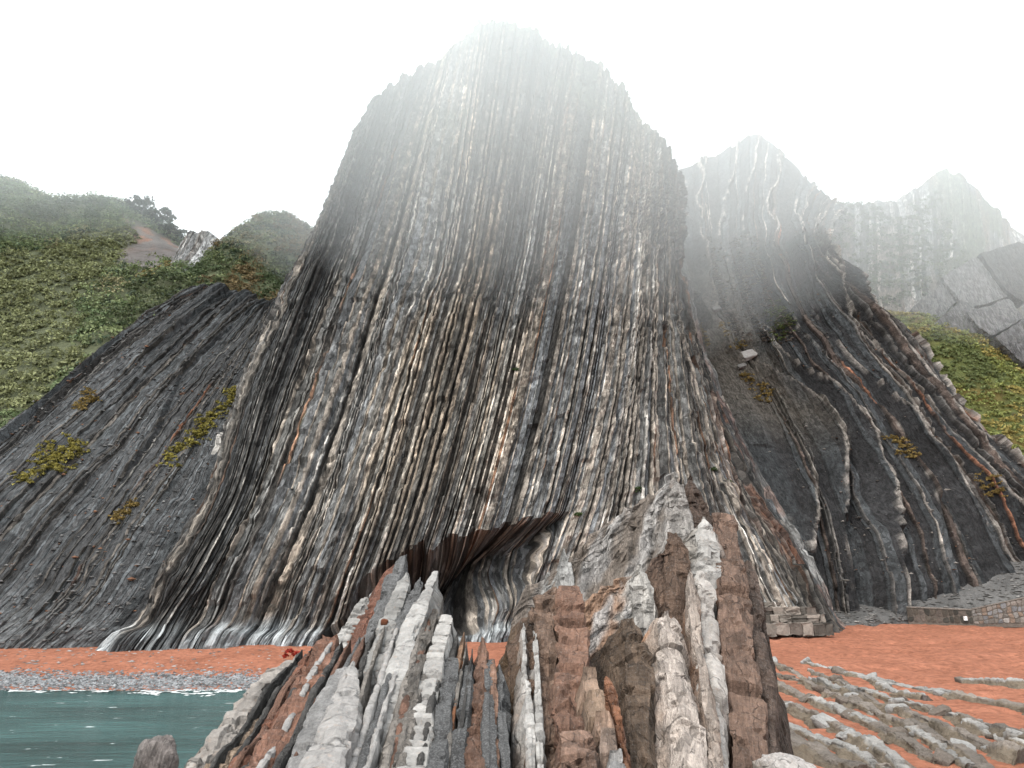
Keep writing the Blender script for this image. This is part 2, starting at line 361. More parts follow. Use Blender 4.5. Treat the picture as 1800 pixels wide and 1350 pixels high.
    if label_kind: root['label'] = label_kind
    st = 0
    for i, b in enumerate(beds):
        idx = np.where(owner == i)[0]; a = idx[0]; e = idx[-1]+2 if i < len(beds)-1 else idx[-1]+1
        grid_obj('rock_bed', V2[:, a:e], C[:, a:e], B[:, a:e], mat or M_CLIFF, root, flip=False)
    return root, V2, C, cg

def lerpc(C, col, k): return C*(1-k[..., None])+np.array(col)*k[..., None]
# --- the great cliff
gA = [
 [(215,1150,82),(270,1078,83),(355,943,86),(400,857,89),(450,700,95),(525,545,102),(610,430,112),(690,290,124)],
 [(172,1150,56.2),(232,1078,57.2),(322,943,60),(368,857,63),(416,700,70),(484,545,77),(555,405,86),(632,236,100)],
 [(315,1148,56),(354,1080,57),(425,943,59.5),(465,857,62),(520,700,68),(575,545,75),(628,400,83),(708,142,104)],
 [(440,1145,56.5),(470,1085,57.2),(535,943,59.2),(568,857,61.5),(622,700,67),(670,545,73.5),(715,400,81),(788,92,108)],
 [(560,1142,57),(585,1085,57.5),(640,943,59.2),(668,857,61),(715,700,66),(760,545,72),(800,400,79),(851,40,110)],
 [(680,1138,57.5),(700,1085,58),(748,943,59.5),(775,857,61),(818,700,65.5),(857,545,71),(890,400,77.5),(945,66,109)],
 [(790,1132,58.5),(808,1085,59),(852,943,60),(877,857,61.5),(917,700,65.5),(950,545,70.5),(978,400,77),(1022,106,106)],
 [(885,1128,60),(902,1085,60.5),(948,943,61.5),(975,857,63),(1012,700,66.5),(1040,545,71.5),(1062,400,78.5),(1092,165,102)],
 [(965,1122,61),(980,1080,61.5),(1025,943,63),(1052,857,64.5),(1085,700,68),(1105,545,73.5),(1118,400,81.5),(1135,218,100)],
 [(1120,1117,62),(1122,1080,62.5),(1128,943,64.5),(1132,857,66),(1138,700,69.5),(1145,545,76),(1150,400,84.5),(1160,250,100)],
 [(1320,1112,64),(1300,1080,64.5),(1255,943,66.5),(1230,857,68),(1200,700,72),(1180,545,80),(1176,400,89),(1178,284,101)],
 [(1468,1118,66),(1440,1078,67),(1370,943,70),(1320,857,73),(1255,700,78),(1205,545,87),(1192,420,96),(1190,312,104)],
 [(1480,1105,90),(1460,1075,90),(1400,943,93),(1350,857,96),(1270,700,100),(1212,545,108),(1195,420,118),(1188,330,126)],
]
tabA = {'lime': (.26, .65, .42, PALE), 'tan': (.2, 1.5, .26, TAN), 'grey': (.24, 1.5, .08, GREY), 'shale': (.26, 1.0, -.50, DARK), 'blue': (.14, 1.7, -.05, BLUE), 'rust': (.04, .5, .30, (.26, .16, .11))}
CAVE = []
def cellrand(a, b, o):
    ia = np.floor(a).astype(int); ib = np.floor(b).astype(int); return _T[(ia*7+ib*3+o) & 63, (ib*13+ia+o*5) & 63, (ia*5+ib*11) & 63]
def joints(S, T):
    wb = .5*fbm(S*.9, T*.5, 91, 2)
    c1 = np.floor(S/1.25+.3*wb); r1 = cellrand(c1, T/3.6+5.7*cellrand(c1, c1*0, 2)+.5*wb, 4)
    c2 = np.floor(S/.55); r2 = cellrand(c2, T/1.3+3.1*cellrand(c2, c2*0, 6)+.5*wb, 9)
    return -.50*np.clip((r1-.72)/.28, 0, 1)+.15*np.clip((r2-.7)/.3, 0, 1)-.18*np.clip((.25-r2)/.25, 0, 1), r1, r2
def macroA(u, v, S, T):
    vv = np.broadcast_to(v[:, None], S.shape)
    h = 1.5*fbm(S*.19, T*.010, 3.3, 3) + .9*fbm(S*.6, T*.014, 8.1, 2)+.16*fbm(S*1.2, T*.9, 6.1, 3)
    # cave at the foot: a slanting hollow (u around guide 6, v between guide levels 1 and 3)
    gu = u*12
    cu = 6.08+.20*(vv-2.5)
    d = np.abs(gu-cu)/(.88)
    topv = 2.72+.50*(gu-5.45)+.10*fbm(S*1.5, 3, 2, 2)                  # the roof slopes inwards and down from here
    up = sstep(1.38, 1.44, vv)*np.clip((topv+.12*fbm(S*1.1, 9, 2, 3)-vv)/.5, 0, 1)**.8
    cave_mask = up*(1-sstep(.86, .97, d+.10*fbm(S*.8, T*.5, 3, 2)))
    cave_mask = cave_mask*(1-sstep(.35, .7, gu-cu)*(1-sstep(2.1, 2.6, vv)))
    h = h-14.0*cave_mask*np.clip(1.05-(gu-cu)/.8*.75, .0, 1); CAVE.append(cave_mask)
    # undercut band above the wave-worn foot
    h = h-.9*sstep(1.55, 1.9, vv)*(1-sstep(2.0, 2.5, vv))*sstep(2.2, 3, gu)*(1-sstep(7, 8, gu))
    # jointed blocks: missing slabs and ledges with sharp edges
    h = h+joints(S, T)[0]
    # rugged right spur
    rr = sstep(8.2, 9.6, gu)
    h = h*(1+.3*rr)+rr*1.1*fbm(S*.35, T*.10, 1.1, 3)
    return h
def colA(C, u, v, S, T, V, rng):
    gu = u*12; z = V[..., 2]
    n = fbm(S*.10, T*.05, 5.5, 3)
    C = .74*C*(1+.35*n)[..., None]
    _, j1, j2 = joints(S, T); C = C*(1+.30*(j1-.5)+.45*(j2-.5))[..., None]
    # broad shadow bands painted into the rock colour, alternating with paler ones
    shade_band = fbm(S*.16, T*.008, 81, 3); C = C*(np.clip(1.0+1.5*shade_band, .42, 1.55))[..., None]*np.array([1.03, 1.0, .97])
    # warm tan panel in the middle, cooler to the left, rusty right spur
    warm = np.exp(-((gu-5.6)/1.6)**2)*sstep(-.2, .4, fbm(S*.2, T*.04, 2, 3))
    C = C*(1+warm[..., None]*np.array([.36, .26, .14]))
    cool = (1-sstep(1.8, 4.0, gu+.5*fbm(S*.3, T*.03, 83, 2)))
    C = lerpc(C, (.085, .087, .09), .62*cool)
    rr = sstep(8.4, 9.6, gu); sp = (fbm(S*1.1, T*.2, 6, 3) > .18)
    C = lerpc(C, RUST, .22*rr*sp)
    # wave-worn pale foot
    ft = (1-sstep(.02, .1, CAVE[0]))*(1-sstep(1.5, 2.9, z+.9*fbm(S*.6, T*.2, 4, 2)))*sstep(2.2, 3.4, gu)*(1-sstep(7.5, 8.5, gu))
    C = lerpc(C, np.clip(C.mean(-1, keepdims=True)*2.6, .03, .5)*np.array((.93, 1.0, 1.03)), ft)
    # moss and grass at the crest
    gz = sstep(60, 95, z)*sstep(.05, .45, fbm(S*.12, T*.10, 9.2, 3))
    C = lerpc(C, (.09, .11, .06), .7*gz)
    return C
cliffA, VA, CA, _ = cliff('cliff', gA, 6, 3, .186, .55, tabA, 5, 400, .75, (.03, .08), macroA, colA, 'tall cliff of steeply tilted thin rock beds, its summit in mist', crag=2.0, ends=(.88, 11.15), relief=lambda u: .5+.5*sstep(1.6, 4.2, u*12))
# --- the dark flank to its left
gB = [
 [(-260,1010,60),(-150,900,64),(-40,790,70),(60,715,74),(170,625,79),(260,555,84),(345,500,89)],
 [(-330,1150,56),(-200,1030,58.5),(-60,890,64),(60,775,70),(180,665,76),(290,575,82),(385,505,88)],
 [(-180,1150,56),(-60,1040,58),(60,905,63),(160,795,68.5),(260,690,74.5),(345,600,80.5),(430,520,87)],
 [(-20,1148,56),(70,1062,57.5),(170,930,62),(250,820,67),(325,715,73),(400,620,79.5),(470,530,87)],
 [(90,1147,56.0),(170,1070,57.0),(250,950,60.6),(315,850,65),(375,740,71),(440,630,78),(500,515,86.5)],
 [(190,1150,57.2),(260,1075,58.0),(335,950,61.5),(385,850,65.5),(430,730,71.8),(490,610,79),(535,480,88.5)],
]
tabB = {'shale': (.5, 1.5, .0, (.10, .102, .105)), 'blue': (.3, 1.2, .07, (.135, .145, .152)), 'brown': (.15, .8, .25, (.15, .135, .12)), 'rust': (.05, .5, .30, (.28, .125, .07)), 'pale': (.06, .45, .26, (.26, .25, .23)), 'rib': (.06, .6, .75, (.10, .095, .09))}
def macroB(u, v, S, T):
    ph = S/3.1+1.1*fbm(S*.06, T*.05, 71, 3)+.2*fbm(S*.3, T*.3, 72, 2); saw = ph-np.floor(ph); am = np.clip(1.6*fbm(np.floor(ph)*2.9, T*.07, 73, 2)+.15, 0, 1.2)
    return .9*fbm(S*.10, T*.05, 13.3, 3)+.30*fbm(S*.5, T*.25, 18.1, 3)+.22*fbm(S*1.3, T*.9, 19, 3)+1.0*am*saw**1.5*(1-sstep(.92, 1., saw))
def colB(C, u, v, S, T, V, rng):
    z = V[..., 2]
    C = C*(1+.35*fbm(S*.15, T*.08, 15.5, 3))[..., None]
    ft = (1-sstep(1.6, 5.5, z+1.6*fbm(S*.35, T*.25, 4, 2)))
    C = lerpc(C, np.array((.30, .32, .33)), .75*ft*np.clip(C.mean(-1)/.16, .15, 1))
    k = sstep(.30, .42, fbm(S*.16, T*.11, 21.2, 3))*sstep(6, 12, z)
    return lerpc(C, (.075, .072, .07), .5*k)
cliffB, VB, CB, _ = cliff('cliff_flank', gB, 4, 5, .28, 1.3, tabB, 5, 320, .7, (.5, .16), macroB, colB, 'dark shale flank of the cliff with slanting thin beds', mat=M_SHALE)
# --- the folded spurs to the right
gF = [
 [(1300,1085,84),(1290,1000,85),(1250,860,90),(1220,720,97),(1190,600,104),(1170,500,113),(1160,400,122),(1150,330,132)],
 [(1400,1085,79),(1385,1000,80),(1340,860,84),(1290,720,90),(1240,600,97),(1205,500,106),(1197,400,116),(1195,303,124)],
 [(1490,1090,78),(1470,1010,79),(1430,870,83),(1370,740,89),(1300,610,96),(1255,500,106),(1240,400,116),(1235,282,126)],
 [(1560,1085,78),(1550,1010,79),(1500,870,83),(1440,740,88.5),(1350,610,96),(1300,500,105),(1285,400,116),(1290,258,127)],
 [(1640,1068,80),(1630,1000,80.5),(1580,870,84),(1500,740,89),(1400,600,96),(1340,490,105),(1325,390,117),(1330,238,128)],
 [(1740,1050,82),(1710,980,82.5),(1650,860,85.5),(1560,730,90),(1455,590,96.5),(1390,455,105),(1375,390,117),(1385,280,128)],
 [(1850,1030,84),(1800,960,84.5),(1720,840,87),(1620,720,91),(1510,580,97),(1430,432,104),(1420,390,118),(1440,338,128)],
 [(1960,1010,86),(1900,930,87),(1800,840,90),(1690,740,94),(1570,590,100),(1460,450,106),(1455,400,121),(1480,362,130)],
 [(1930,1015,106),(1870,940,107),(1770,850,110),(1655,750,114),(1535,600,118),(1430,470,122),(1430,420,130),(1500,375,140)],
]
tabF = {'shale': (.38, 2.0, -.35, (.045, .045, .047)), 'blue': (.26, 1.5, -.05, (.085, .092, .097)), 'rib': (.27, .30, .8, (.52, .47, .42)), 'rust': (.06, .28, .6, (.33, .16, .10)), 'brown': (.14, .8, .3, (.13, .10, .085))}
def fins(S, T):
    ph = S/4.4+.9*fbm(S*.05, T*.045, 61, 3)+.25*fbm(S*.2, T*.16, 62, 2); saw = ph-np.floor(ph)
    return ph, saw, np.clip(.75+1.3*fbm(np.floor(ph)*3.7, T*.035, 63, 2), .1, 1.5)
def macroF(u, v, S, T):
    vv = np.broadcast_to(v[:, None], S.shape)
    k = 1-.55*sstep(6.3, 7.2, vv)
    w_ = S+2.2*fbm(S*.06, T*.05, 3, 2)
    ph, saw, am = fins(S, T)
    return k*(2.6*fbm(w_*.12, T*.018, 23.3, 2)+3.0*am*(saw**1.4-.4)*(1-sstep(.93, 1., saw))+.6*fbm(w_*.6, T*.07, 28.1, 2)+.20*fbm(S*1.4, T*.8, 21, 3))
def colF(C, u, v, S, T, V, rng):
    vv = np.broadcast_to(v[:, None], S.shape); gu = u*8
    C = C*(1+.3*fbm(S*.15, T*.08, 25.5, 3))[..., None]
    ph, saw, am = fins(S, T); C = lerpc(C, np.array((.46, .42, .38)), sstep(.86, .89, saw)*(1-sstep(.93, .95, saw))*sstep(.35, .8, am+.4*fbm(S, T*1.2, 5, 2)))
    gul = (1-sstep(1.9, 2.6, gu+.5*fbm(S*.2, T*.15, 3, 2)))*sstep(3.4, 4.2, vv)*(1-sstep(6.0, 6.6, vv))      # scree gully
    C = lerpc(C, (.17, .15, .125), .75*gul)
    up = sstep(6.2, 7.0, vv)  # mist's paleness put into the colour of the upper rock
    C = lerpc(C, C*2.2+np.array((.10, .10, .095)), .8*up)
    ft = 1-sstep(1.2, 3.4, V[..., 2]+1.5*fbm(S*.4, T*.3, 4, 2))
    return lerpc(C, (.14, .135, .13), .75*ft)
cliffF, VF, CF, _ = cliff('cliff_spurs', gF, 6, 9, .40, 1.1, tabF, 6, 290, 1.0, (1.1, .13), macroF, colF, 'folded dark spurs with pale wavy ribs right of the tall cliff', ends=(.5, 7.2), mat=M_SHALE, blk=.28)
# --- the far wall and peak
gW = [
 [(1430,520,126),(1440,420,129),(1450,350,133)], [(1490,580,123),(1485,450,130),(1482,364,136)], [(1560,620,120),(1545,470,130),(1540,358,138)],
 [(1620,620,120),(1605,460,130),(1590,345,138)], [(1680,600,121),(1665,440,132),(1655,310,139)], [(1730,600,121),(1720,430,133),(1705,318,139)],
 [(1800,620,122),(1790,500,132),(1780,402,139)], [(1930,660,122),(1920,530,132),(1900,470,139)],
]
def macroW(u, v, S, T): return 1.5*fbm(S*.12, T*.04, 33.3, 3)
def colW(C, u, v, S, T, V, rng):
    gu = u*7; k = sstep(2.6, 3.3, gu)*(1-sstep(5.2, 5.7, gu))*sstep(-.25, .1, fbm(S*.15, T*.15, 31, 3))
    C = lerpc(C, (.09, .115, .055), .8*k)
    return lerpc(C, (.25, .15, .10), .4*sstep(.2, .4, fbm(S*.3, T*.05, 37, 3)))
tabW = {'a': (.4, 1.3, .1, (.33, .33, .33)), 'b': (.3, 1, .35, (.5, .48, .46)), 'c': (.3, 1, -.2, (.14, .14, .14))}
cliffW, VW, CW, _ = cliff('cliff_far', gW, 8, 21, .9, 2.4, tabW, 6, 110, .9, (.6, .1), macroW, colW, 'far pale cliff and rounded peak fading in mist')

# ------------------------------------------------------------------ hills
def hill(name, guides, nu, nv, amp, colfn, back=14, **k):
    cg = ctrl(guides); cr = cg[:, -1]; cg = np.concatenate([cg[:, :1]+np.array([0, 0, -3]), cg, (cr+np.array([0, back, -back*.25]))[:, None], (cr+np.array([0, back*2.5, -back*1.5]))[:, None]], 1)
    ng, K = cg.shape[:2]
    uu = np.linspace(0, ng-1, nu); vv = np.linspace(0, K-1, nv)
    V = sheet_pts(cg, uu, vv); N = grid_normals(V); N = np.where(N[..., 2:] < 0, -N, N)
    V = V+N*(amp*fbm(V[..., 0]*.12, V[..., 1]*.12, V[..., 2]*.12, 4))[..., None]
    C = colfn(V, np.broadcast_to(uu[None], V.shape[:2]), np.broadcast_to(vv[:, None], V.shape[:2]))
    return grid_obj(name, V, C, V*.5, M_EARTH, smooth=True, kind='structure', **k), V, N, uu, vv
gC = [
 [(-220,960,70),(-220,800,77),(-220,600,90),(-220,420,105),(-220,280,118)],
 [(0,800,73.5),(0,690,79),(0,560,90),(0,430,104),(0,318,118)],
 [(100,705,77.5),(100,620,83),(100,530,92),(100,430,106),(100,354,118)],
 [(200,628,82),(200,560,87),(200,490,96),(200,420,108),(200,356,120)],
 [(290,560,87),(290,505,92),(290,462,100),(290,430,112),(290,405,122)],
 [(355,525,92),(350,490,97),(345,460,106),(338,446,116),(334,436,125)],
 [(420,525,100),(415,500,105),(410,480,112),(405,470,120),(400,462,128)]]
def colC(V, u, v):
    x, y, z = V[..., 0], V[..., 1], V[..., 2]
    C = np.broadcast_to(np.array((.14, .155, .085)), V.shape).copy()
    return C
# bare scar below the trees, in guide coordinates
def scarC(u, v): return sstep(3.0, 3.45, u-.15*np.sin(v*5))*(1-sstep(4.6, 4.9, u))*sstep(2.7, 3.3, v+.1*np.sin(u*9))*(1-sstep(4.1, 4.5, v+.25*(u-4)))
def colC2(V, u, v):
    C = colC(V, u, v); k = scarC(u, v)
    C = lerpc(C, (.24, .215, .205), k)
    r = k*sstep(.1, .3, fbm(V[..., 0]*.5, V[..., 1]*.2, V[..., 2]*.6, 3))*sstep(3.5, 4.2, v)
    C = lerpc(C, (.42, .2, .12), .8*r)
    p = sstep(.55, .7, fbm(u*2.2, v*2.2, 3, 2)+.25)*0
    return C
hillC, VC, NC, uC, vC = hill('hill_vegetated', gC, 160, 140, .9, colC2, label='green bushy hillside above the dark flank')
gD = [
 [(325,535,90.5),(320,505,94),(325,485,99),(335,476,106)], [(400,535,90),(395,480,95),(395,442,100),(390,428,106)], [(460,565,89),(455,480,95),(455,420,100),(455,388,106)],
 [(515,570,90),(512,480,96),(510,420,101),(503,382,107)], [(580,560,95),(575,480,101),(570,440,106),(560,420,111)]]
def colD(V, u, v): return colC(V, u, v)*1.2
hillD, VD, ND, uD, vD = hill('hill_knoll', gD, 90, 80, .5, colD, back=8, label='scrubby knoll tucked against the left edge of the tall cliff')
gH = [
 [(1400,720,106),(1420,640,110),(1450,535,118)], [(1570,790,100),(1560,670,106),(1545,548,117)], [(1720,860,96),(1700,710,103),(1680,572,115)],
 [(1850,920,92),(1830,770,100),(1800,630,112)], [(2050,990,89),(2000,820,98),(1960,660,110)]]
def colH(V, u, v):
    n = fbm(V[..., 0]*.12, V[..., 1]*.2, V[..., 2]*.2, 3)
    C = np.broadcast_to(np.array((.19, .22, .07)), V.shape).copy()
    C = lerpc(C, (.22, .17, .05), sstep(.0, .4, n)); return lerpc(C, (.12, .09, .06), sstep(.28, .4, fbm(V[..., 0]*.15+9, V[..., 1]*.1, V[..., 2]*.3, 3)))
hillH, VH, NH, uH, vH = hill('hill_grassy', gH, 140, 120, .8, colH, back=6, label='yellow-green grassy slope beyond the right spurs')
# rock fin on the saddle
gE = [[(262,516,94),(296,468,98),(318,430,103),(336,408,107)], [(270,520,92.5),(306,474,96.5),(332,436,101),(346,402,105)], [(290,520,92.5),(328,484,96.5),(360,452,101),(384,430,105)], [(305,522,96),(345,492,100),(378,462,105),(400,446,109)]]
def macroE(u, v, S, T): return .2*fbm(S*.3, T*.1, 43, 2)
tabE = {'a': (.5, 1, .1, (.33, .33, .33)), 'b': (.3, 1, .2, (.40, .38, .36)), 'c': (.2, .6, .25, (.36, .31, .28))}
cliff('rock_fin', gE, 2, 31, .6, 1.2, tabE, 6, 60, .6, (.2, .1), macroE, lambda C, *a: C, 'grey rock fin slanting up on the left saddle')

# ------------------------------------------------------------------ leaves
def leaves(name, pts, rad, n, size, cols, rng, flat=.75, mat=M_LEAF, parent=None, upbias=.3, **k):
    """pts (m,3) clump centres, rad (m,), n leaves each, cols (m,3)"""
    m = len(pts); tot = m*n
    d = norml(rng.normal(size=(tot, 3))); d[:, 2] = np.where(d[:, 2] < -.25, -d[:, 2], d[:, 2])
    rr = np.repeat(rad, n)*(.55+.5*rng.rand(tot)**.6)
    c = np.repeat(pts, n, 0)+d*rr[:, None]*np.array([1, 1, flat])
    nn = norml(d*.7+rng.normal(size=(tot, 3))*.6+np.array([0, 0, upbias])); a = norml(np.cross(nn, rng.normal(size=(tot, 3)))); b = np.cross(nn, a)
    s = (size*(.6+.8*rng.rand(tot)))[:, None]
    V = np.stack([c-a*s, c+a*s*.6-b*s*.6, c+a*s*.6+b*s*.6], 1).reshape(-1, 3)
    F = np.arange(tot*3).reshape(-1, 3)
    C = np.repeat(cols, n, 0)*(.65+.7*rng.rand(tot, 1)); C = np.repeat(C, 3, 0)
    return put(name, raw_mesh(name, V, F, C), mat, parent, **k)
def scatter(V, N, m, rng, keep=None):
    nr, nc = V.shape[:2]
    A = np.linalg.norm(np.cross(V[1:, :-1]-V[:-1, :-1], V[:-1, 1:]-V[:-1, :-1]), axis=-1)
    # prefer what faces the camera side (nearer rows count the same)
    idx = rng.choice(A.size, m, p=(A/A.sum()).ravel()); i, j = np.divmod(idx, nc-1)
    f, g = rng.rand(m)[:, None], rng.rand(m)[:, None]
    p = V[i, j]*(1-f)*(1-g)+V[i+1, j]*f*(1-g)+V[i, j+1]*(1-f)*g+V[i+1, j+1]*f*g
    return p, i, j
rng = np.random.RandomState(77)
def green(m, rng, p):
    base = np.array([(.10, .135, .065), (.125, .155, .075), (.17, .20, .095), (.065, .09, .055), (.22, .20, .11)])
    n = fbm(p[:, 0]*.08, p[:, 1]*.08, p[:, 2]*.08, 3)
    i = np.clip(((n+.35)/.7*3.2).astype(int)+rng.randint(-1, 2, m), 0, 4)
    return base[i]*rng.uniform(.8, 1.25, (m, 1))
p, i, j = scatter(VC, NC, 9000, rng); u_, v_ = uC[j], vC[i]
keep = (scarC(u_, v_)+.25*rng.randn(len(p)) < .4) & (v_ < 6.3)
# grey ledge and yellow meadow stay bare
led = np.exp(-((u_-1.6)/.7)**2-((v_-2.55-.15*(u_-1.6))/.10)**2) > .5
mead = np.exp(-((u_-3.9)/.6)**2-((v_-2.75)/.22)**2) > .45
keep &= ~(led & (rng.rand(len(p)) < .9))
p, mead = p[keep], mead[keep]
col = green(len(p), rng, p); col[mead] = np.array((.24, .2, .09))*rng.uniform(.8, 1.2, (mead.sum(), 1))
rad = (.6+1.5*rng.rand(len(p))**2.2)*np.where(mead, .4, 1)
zone = fbm(p[:, 0]*.045, p[:, 1]*.045, p[:, 2]*.06, 3); low = zone > .10                    # rough grass between the scrub
col[low] = np.array((.165, .175, .085))*rng.uniform(.7, 1.3, (low.sum(), 1)); rad[low] *= .7; dk = zone < -.22; col[dk] *= .55; rad[dk] *= 1.3
leaves('shrubbery', p, rad, 38, .23, col*2.05, rng, label='dense low green scrub covering the left hillside', kind='stuff')
p, i, j = scatter(VD, ND, 1500, rng); keep = vD[i] < 5; p = p[keep]
col = green(len(p), rng, p); y = fbm(p[:, 0]*.2, p[:, 1]*.2, p[:, 2]*.25+4, 3) > .08; col[y] = np.array((.2, .15, .075))*rng.uniform(.7, 1.3, (y.sum(), 1))
leaves('shrubbery', p, rng.uniform(.5, 1.4, len(p)), 44, .22, col*1.5, rng, label='green and straw-coloured scrub on the knoll', kind='stuff')
p, i, j = scatter(VH, NH, 5200, rng); keep = vH[i] < 4.2; p = p[keep]
n = fbm(p[:, 0]*.14, p[:, 1]*.2, p[:, 2]*.2, 3)
col = np.where((n > .12)[:, None], np.array((.34, .29, .10)), np.array((.24, .265, .09))); col = 1.85*np.where((n < -.12)[:, None], np.array((.155, .185, .075)), col)*rng.uniform(.75, 1.25, (len(p), 1))
leaves('grass', p, rng.uniform(.25, .8, len(p)), 26, .24, col, rng, flat=.6, label='rough yellow and green grass on the slope beyond the right spurs', kind='stuff')
p, i, j = scatter(VW, None, 2600, rng)
k_ = (p[:, 0] > 66) & (p[:, 0] < 96) & (fbm(p[:, 0]*.1, p[:, 1]*.1, p[:, 2]*.12, 3) > -.12); p = p[k_]
leaves('shrubbery', p, rng.uniform(.5, 1.2, len(p)), 26, .32, green(len(p), rng, p)*1.1, rng, label='thin green scrub on the far misty peak', kind='stuff')
# grass and moss patches growing on the cliffs: (pixel, pixel, which sheet, radius m, colour)
_PC = {}
def near_sheet(V, px, py):
    if id(V) not in _PC:
        Q = V[::2, ::2].reshape(-1, 3); d = Q-np.array([0, 0, CAMZ]); f = d[:, 1]*ct+d[:, 2]*st
        _PC[id(V)] = (Q, f, d[:, 0]/f*FPX+900, 675-(-d[:, 1]*st+d[:, 2]*ct)/f*FPX)
    Q, f, ux, uy = _PC[id(V)]
    dd = (ux-px)**2+(uy-py)**2; c = np.where(dd < dd.min()+16)[0]
    return Q[c[np.argmin(f[c])]]
YG = (.36, .31, .07); GG = (.18, .23, .07); OG = (.38, .27, .09)
patches = [(VB, [(100,800),(85,815),(120,800),(60,830),(45,840),(135,790),(105,820),(70,805),(90,790),(125,780)], YG, 1.1, 'yellow-green grass cushion low on the dark flank'),
 (VB, [(420,680),(405,700),(390,715),(375,730),(360,745),(345,762),(330,775),(315,790),(300,805),(410,690),(365,735),(350,755)], YG, .9, 'long yellow-green grass strip on the ledge beside the tall cliff'),
 (VB, [(145,705),(150,690),(160,700),(140,715)], OG, .6, 'small ochre grass tuft high on the dark flank'),
 (VB, [(230,885),(215,900),(205,910)], OG, .5, 'thin ochre grass streak in the middle of the dark flank'),
 (VF, [(1365,545),(1355,550),(1375,555),(1385,560),(1365,570),(1380,575),(1370,590)], GG, 1.0, 'green bush in the hollow between the right spurs'),
 (VF, [(1240,575),(1255,585),(1270,590),(1250,598),(1300,605),(1235,590),(1265,572)], OG, .9, 'ochre grass patch at the top of the scree gully'),
 (VF, [(1320,665),(1335,680),(1340,700),(1310,660),(1345,690)], OG, .8, 'ochre grass patch halfway down the scree gully'),
 (VF, [(1590,785),(1600,795),(1580,775),(1605,800),(1570,770),(1585,795)], OG, .8, 'ochre grass tuft on the lower right spur'),
 (VF, [(1745,850),(1730,845),(1755,865),(1740,865)], OG, .9, 'ochre grass at the grassy slope edge, far right')]
for Vs, pp, c, r, lab in patches:
    q = np.array([near_sheet(Vs, a[0]+rng.normal()*8*r, a[1]+rng.normal()*5*r) for a in pp for _ in range(14)]); q = np.repeat(q, 3, 0)+rng.normal(size=(len(q)*3, 3))*np.array((.25, .12, .12))+np.array((0, -.05, 0))
    leaves('grass_patch', q, r*.20*rng.uniform(.5, 1.5, len(q)), 13, .12, np.array(c)*rng.uniform(.5, 1.3, (len(q), 1)), rng, flat=.7, label=lab, kind='stuff')
# small green tufts on the great cliff
for (px, py, lab) in [(910,650,'small green plant growing on the middle of the tall cliff'), (1125,862,'green tuft on the tall cliff left of the pinnacle'), (1018,900,'lone green tuft on dark beds left of the pinnacle'), (1282,850,'green tuft on the rugged beds right of the pinnacle'), (1255,830,'small green tuft just above the dark pinnacle top')]:
    q = near_sheet(VA, px, py)
    o = leaves('plant', q[None]+rng.normal(size=(4, 3))*.1, np.full(4, .32), 40, .10, np.tile(np.array((.06, .10, .03)), (4, 1)), rng, label=lab, cat='plant', group='tufts on the tall cliff')

# ------------------------------------------------------------------ trees on the saddle and the summit
def tube(pts, rads, n=7):
    V = []; F = []
    pts = np.asarray(pts, float)
    for a, (c, r) in enumerate(zip(pts, rads)):
        for q in range(n):
            t = 2*math.pi*q/n; V.append(c+np.array((math.cos(t)*r, math.sin(t)*r, 0)))
        if a:
            for q in range(n): F.append(((a-1)*n+q, (a-1)*n+(q+1) % n, a*n+(q+1) % n, a*n+q))
    return V, F
M_BARK = plain('bark', (.06, .05, .04), .9)
def tree(base, h, cr, seed, lab, n=26, col=(.04, .06, .03), leaf=.28, per=46, group='trees on the saddle'):
    g = np.random.RandomState(seed); root = empty('tree', base, label=lab, cat='tree', group=group)
    V, F = tube([base+np.array((0, 0, -.6)), base+np.array((.1, 0, h*.35)), base+np.array((.25, .1, h*.7)), base+np.array((.2, 0, h*.9))], [.22, .17, .11, .04])
    lim = []
    for q in range(6):
        a = g.uniform(0, 6.28); s = base+np.array((.15, 0, h*g.uniform(.35, .6))); e = s+np.array((math.cos(a)*cr*.7, math.sin(a)*cr*.7, h*.25))
        v, f = tube([s, (s+e)/2+np.array((0, 0, .1)), e], [.08, .06, .02], 5); F += [tuple(x+len(V) for x in ff) for ff in f]; V += v
    put('trunk', raw_mesh('trunk', V, F), M_BARK, root)
    d = norml(g.normal(size=(n, 3))); pts = base+np.array((.2, 0, h*.66))+d*np.array((cr, cr, h*.30))*g.uniform(.35, 1, (n, 1))
    leaves('crown', pts, g.uniform(.35, .75, n)*cr/2.2, per, leaf, np.array(col)*g.uniform(.6, 1.5, (n, 1)), g, parent=root, flat=.8)
for (px, py, D, h, cr, sd, lab) in [(215,372,119,3.4,2.6,1,'dark round tree on the saddle, farthest from the tall cliff'), (245,372,118,4.2,3.0,2,'tallest dark tree on the saddle crest'), (275,392,117,4.6,3.0,3,'dark tree on the saddle leaning over the bare scar'), (296,412,116,4.0,2.2,4,'smallest dark tree at the end of the saddle row, nearest the rock fin')]:
    tree(P(px, py+18, D), h*1.15, cr, sd, lab)
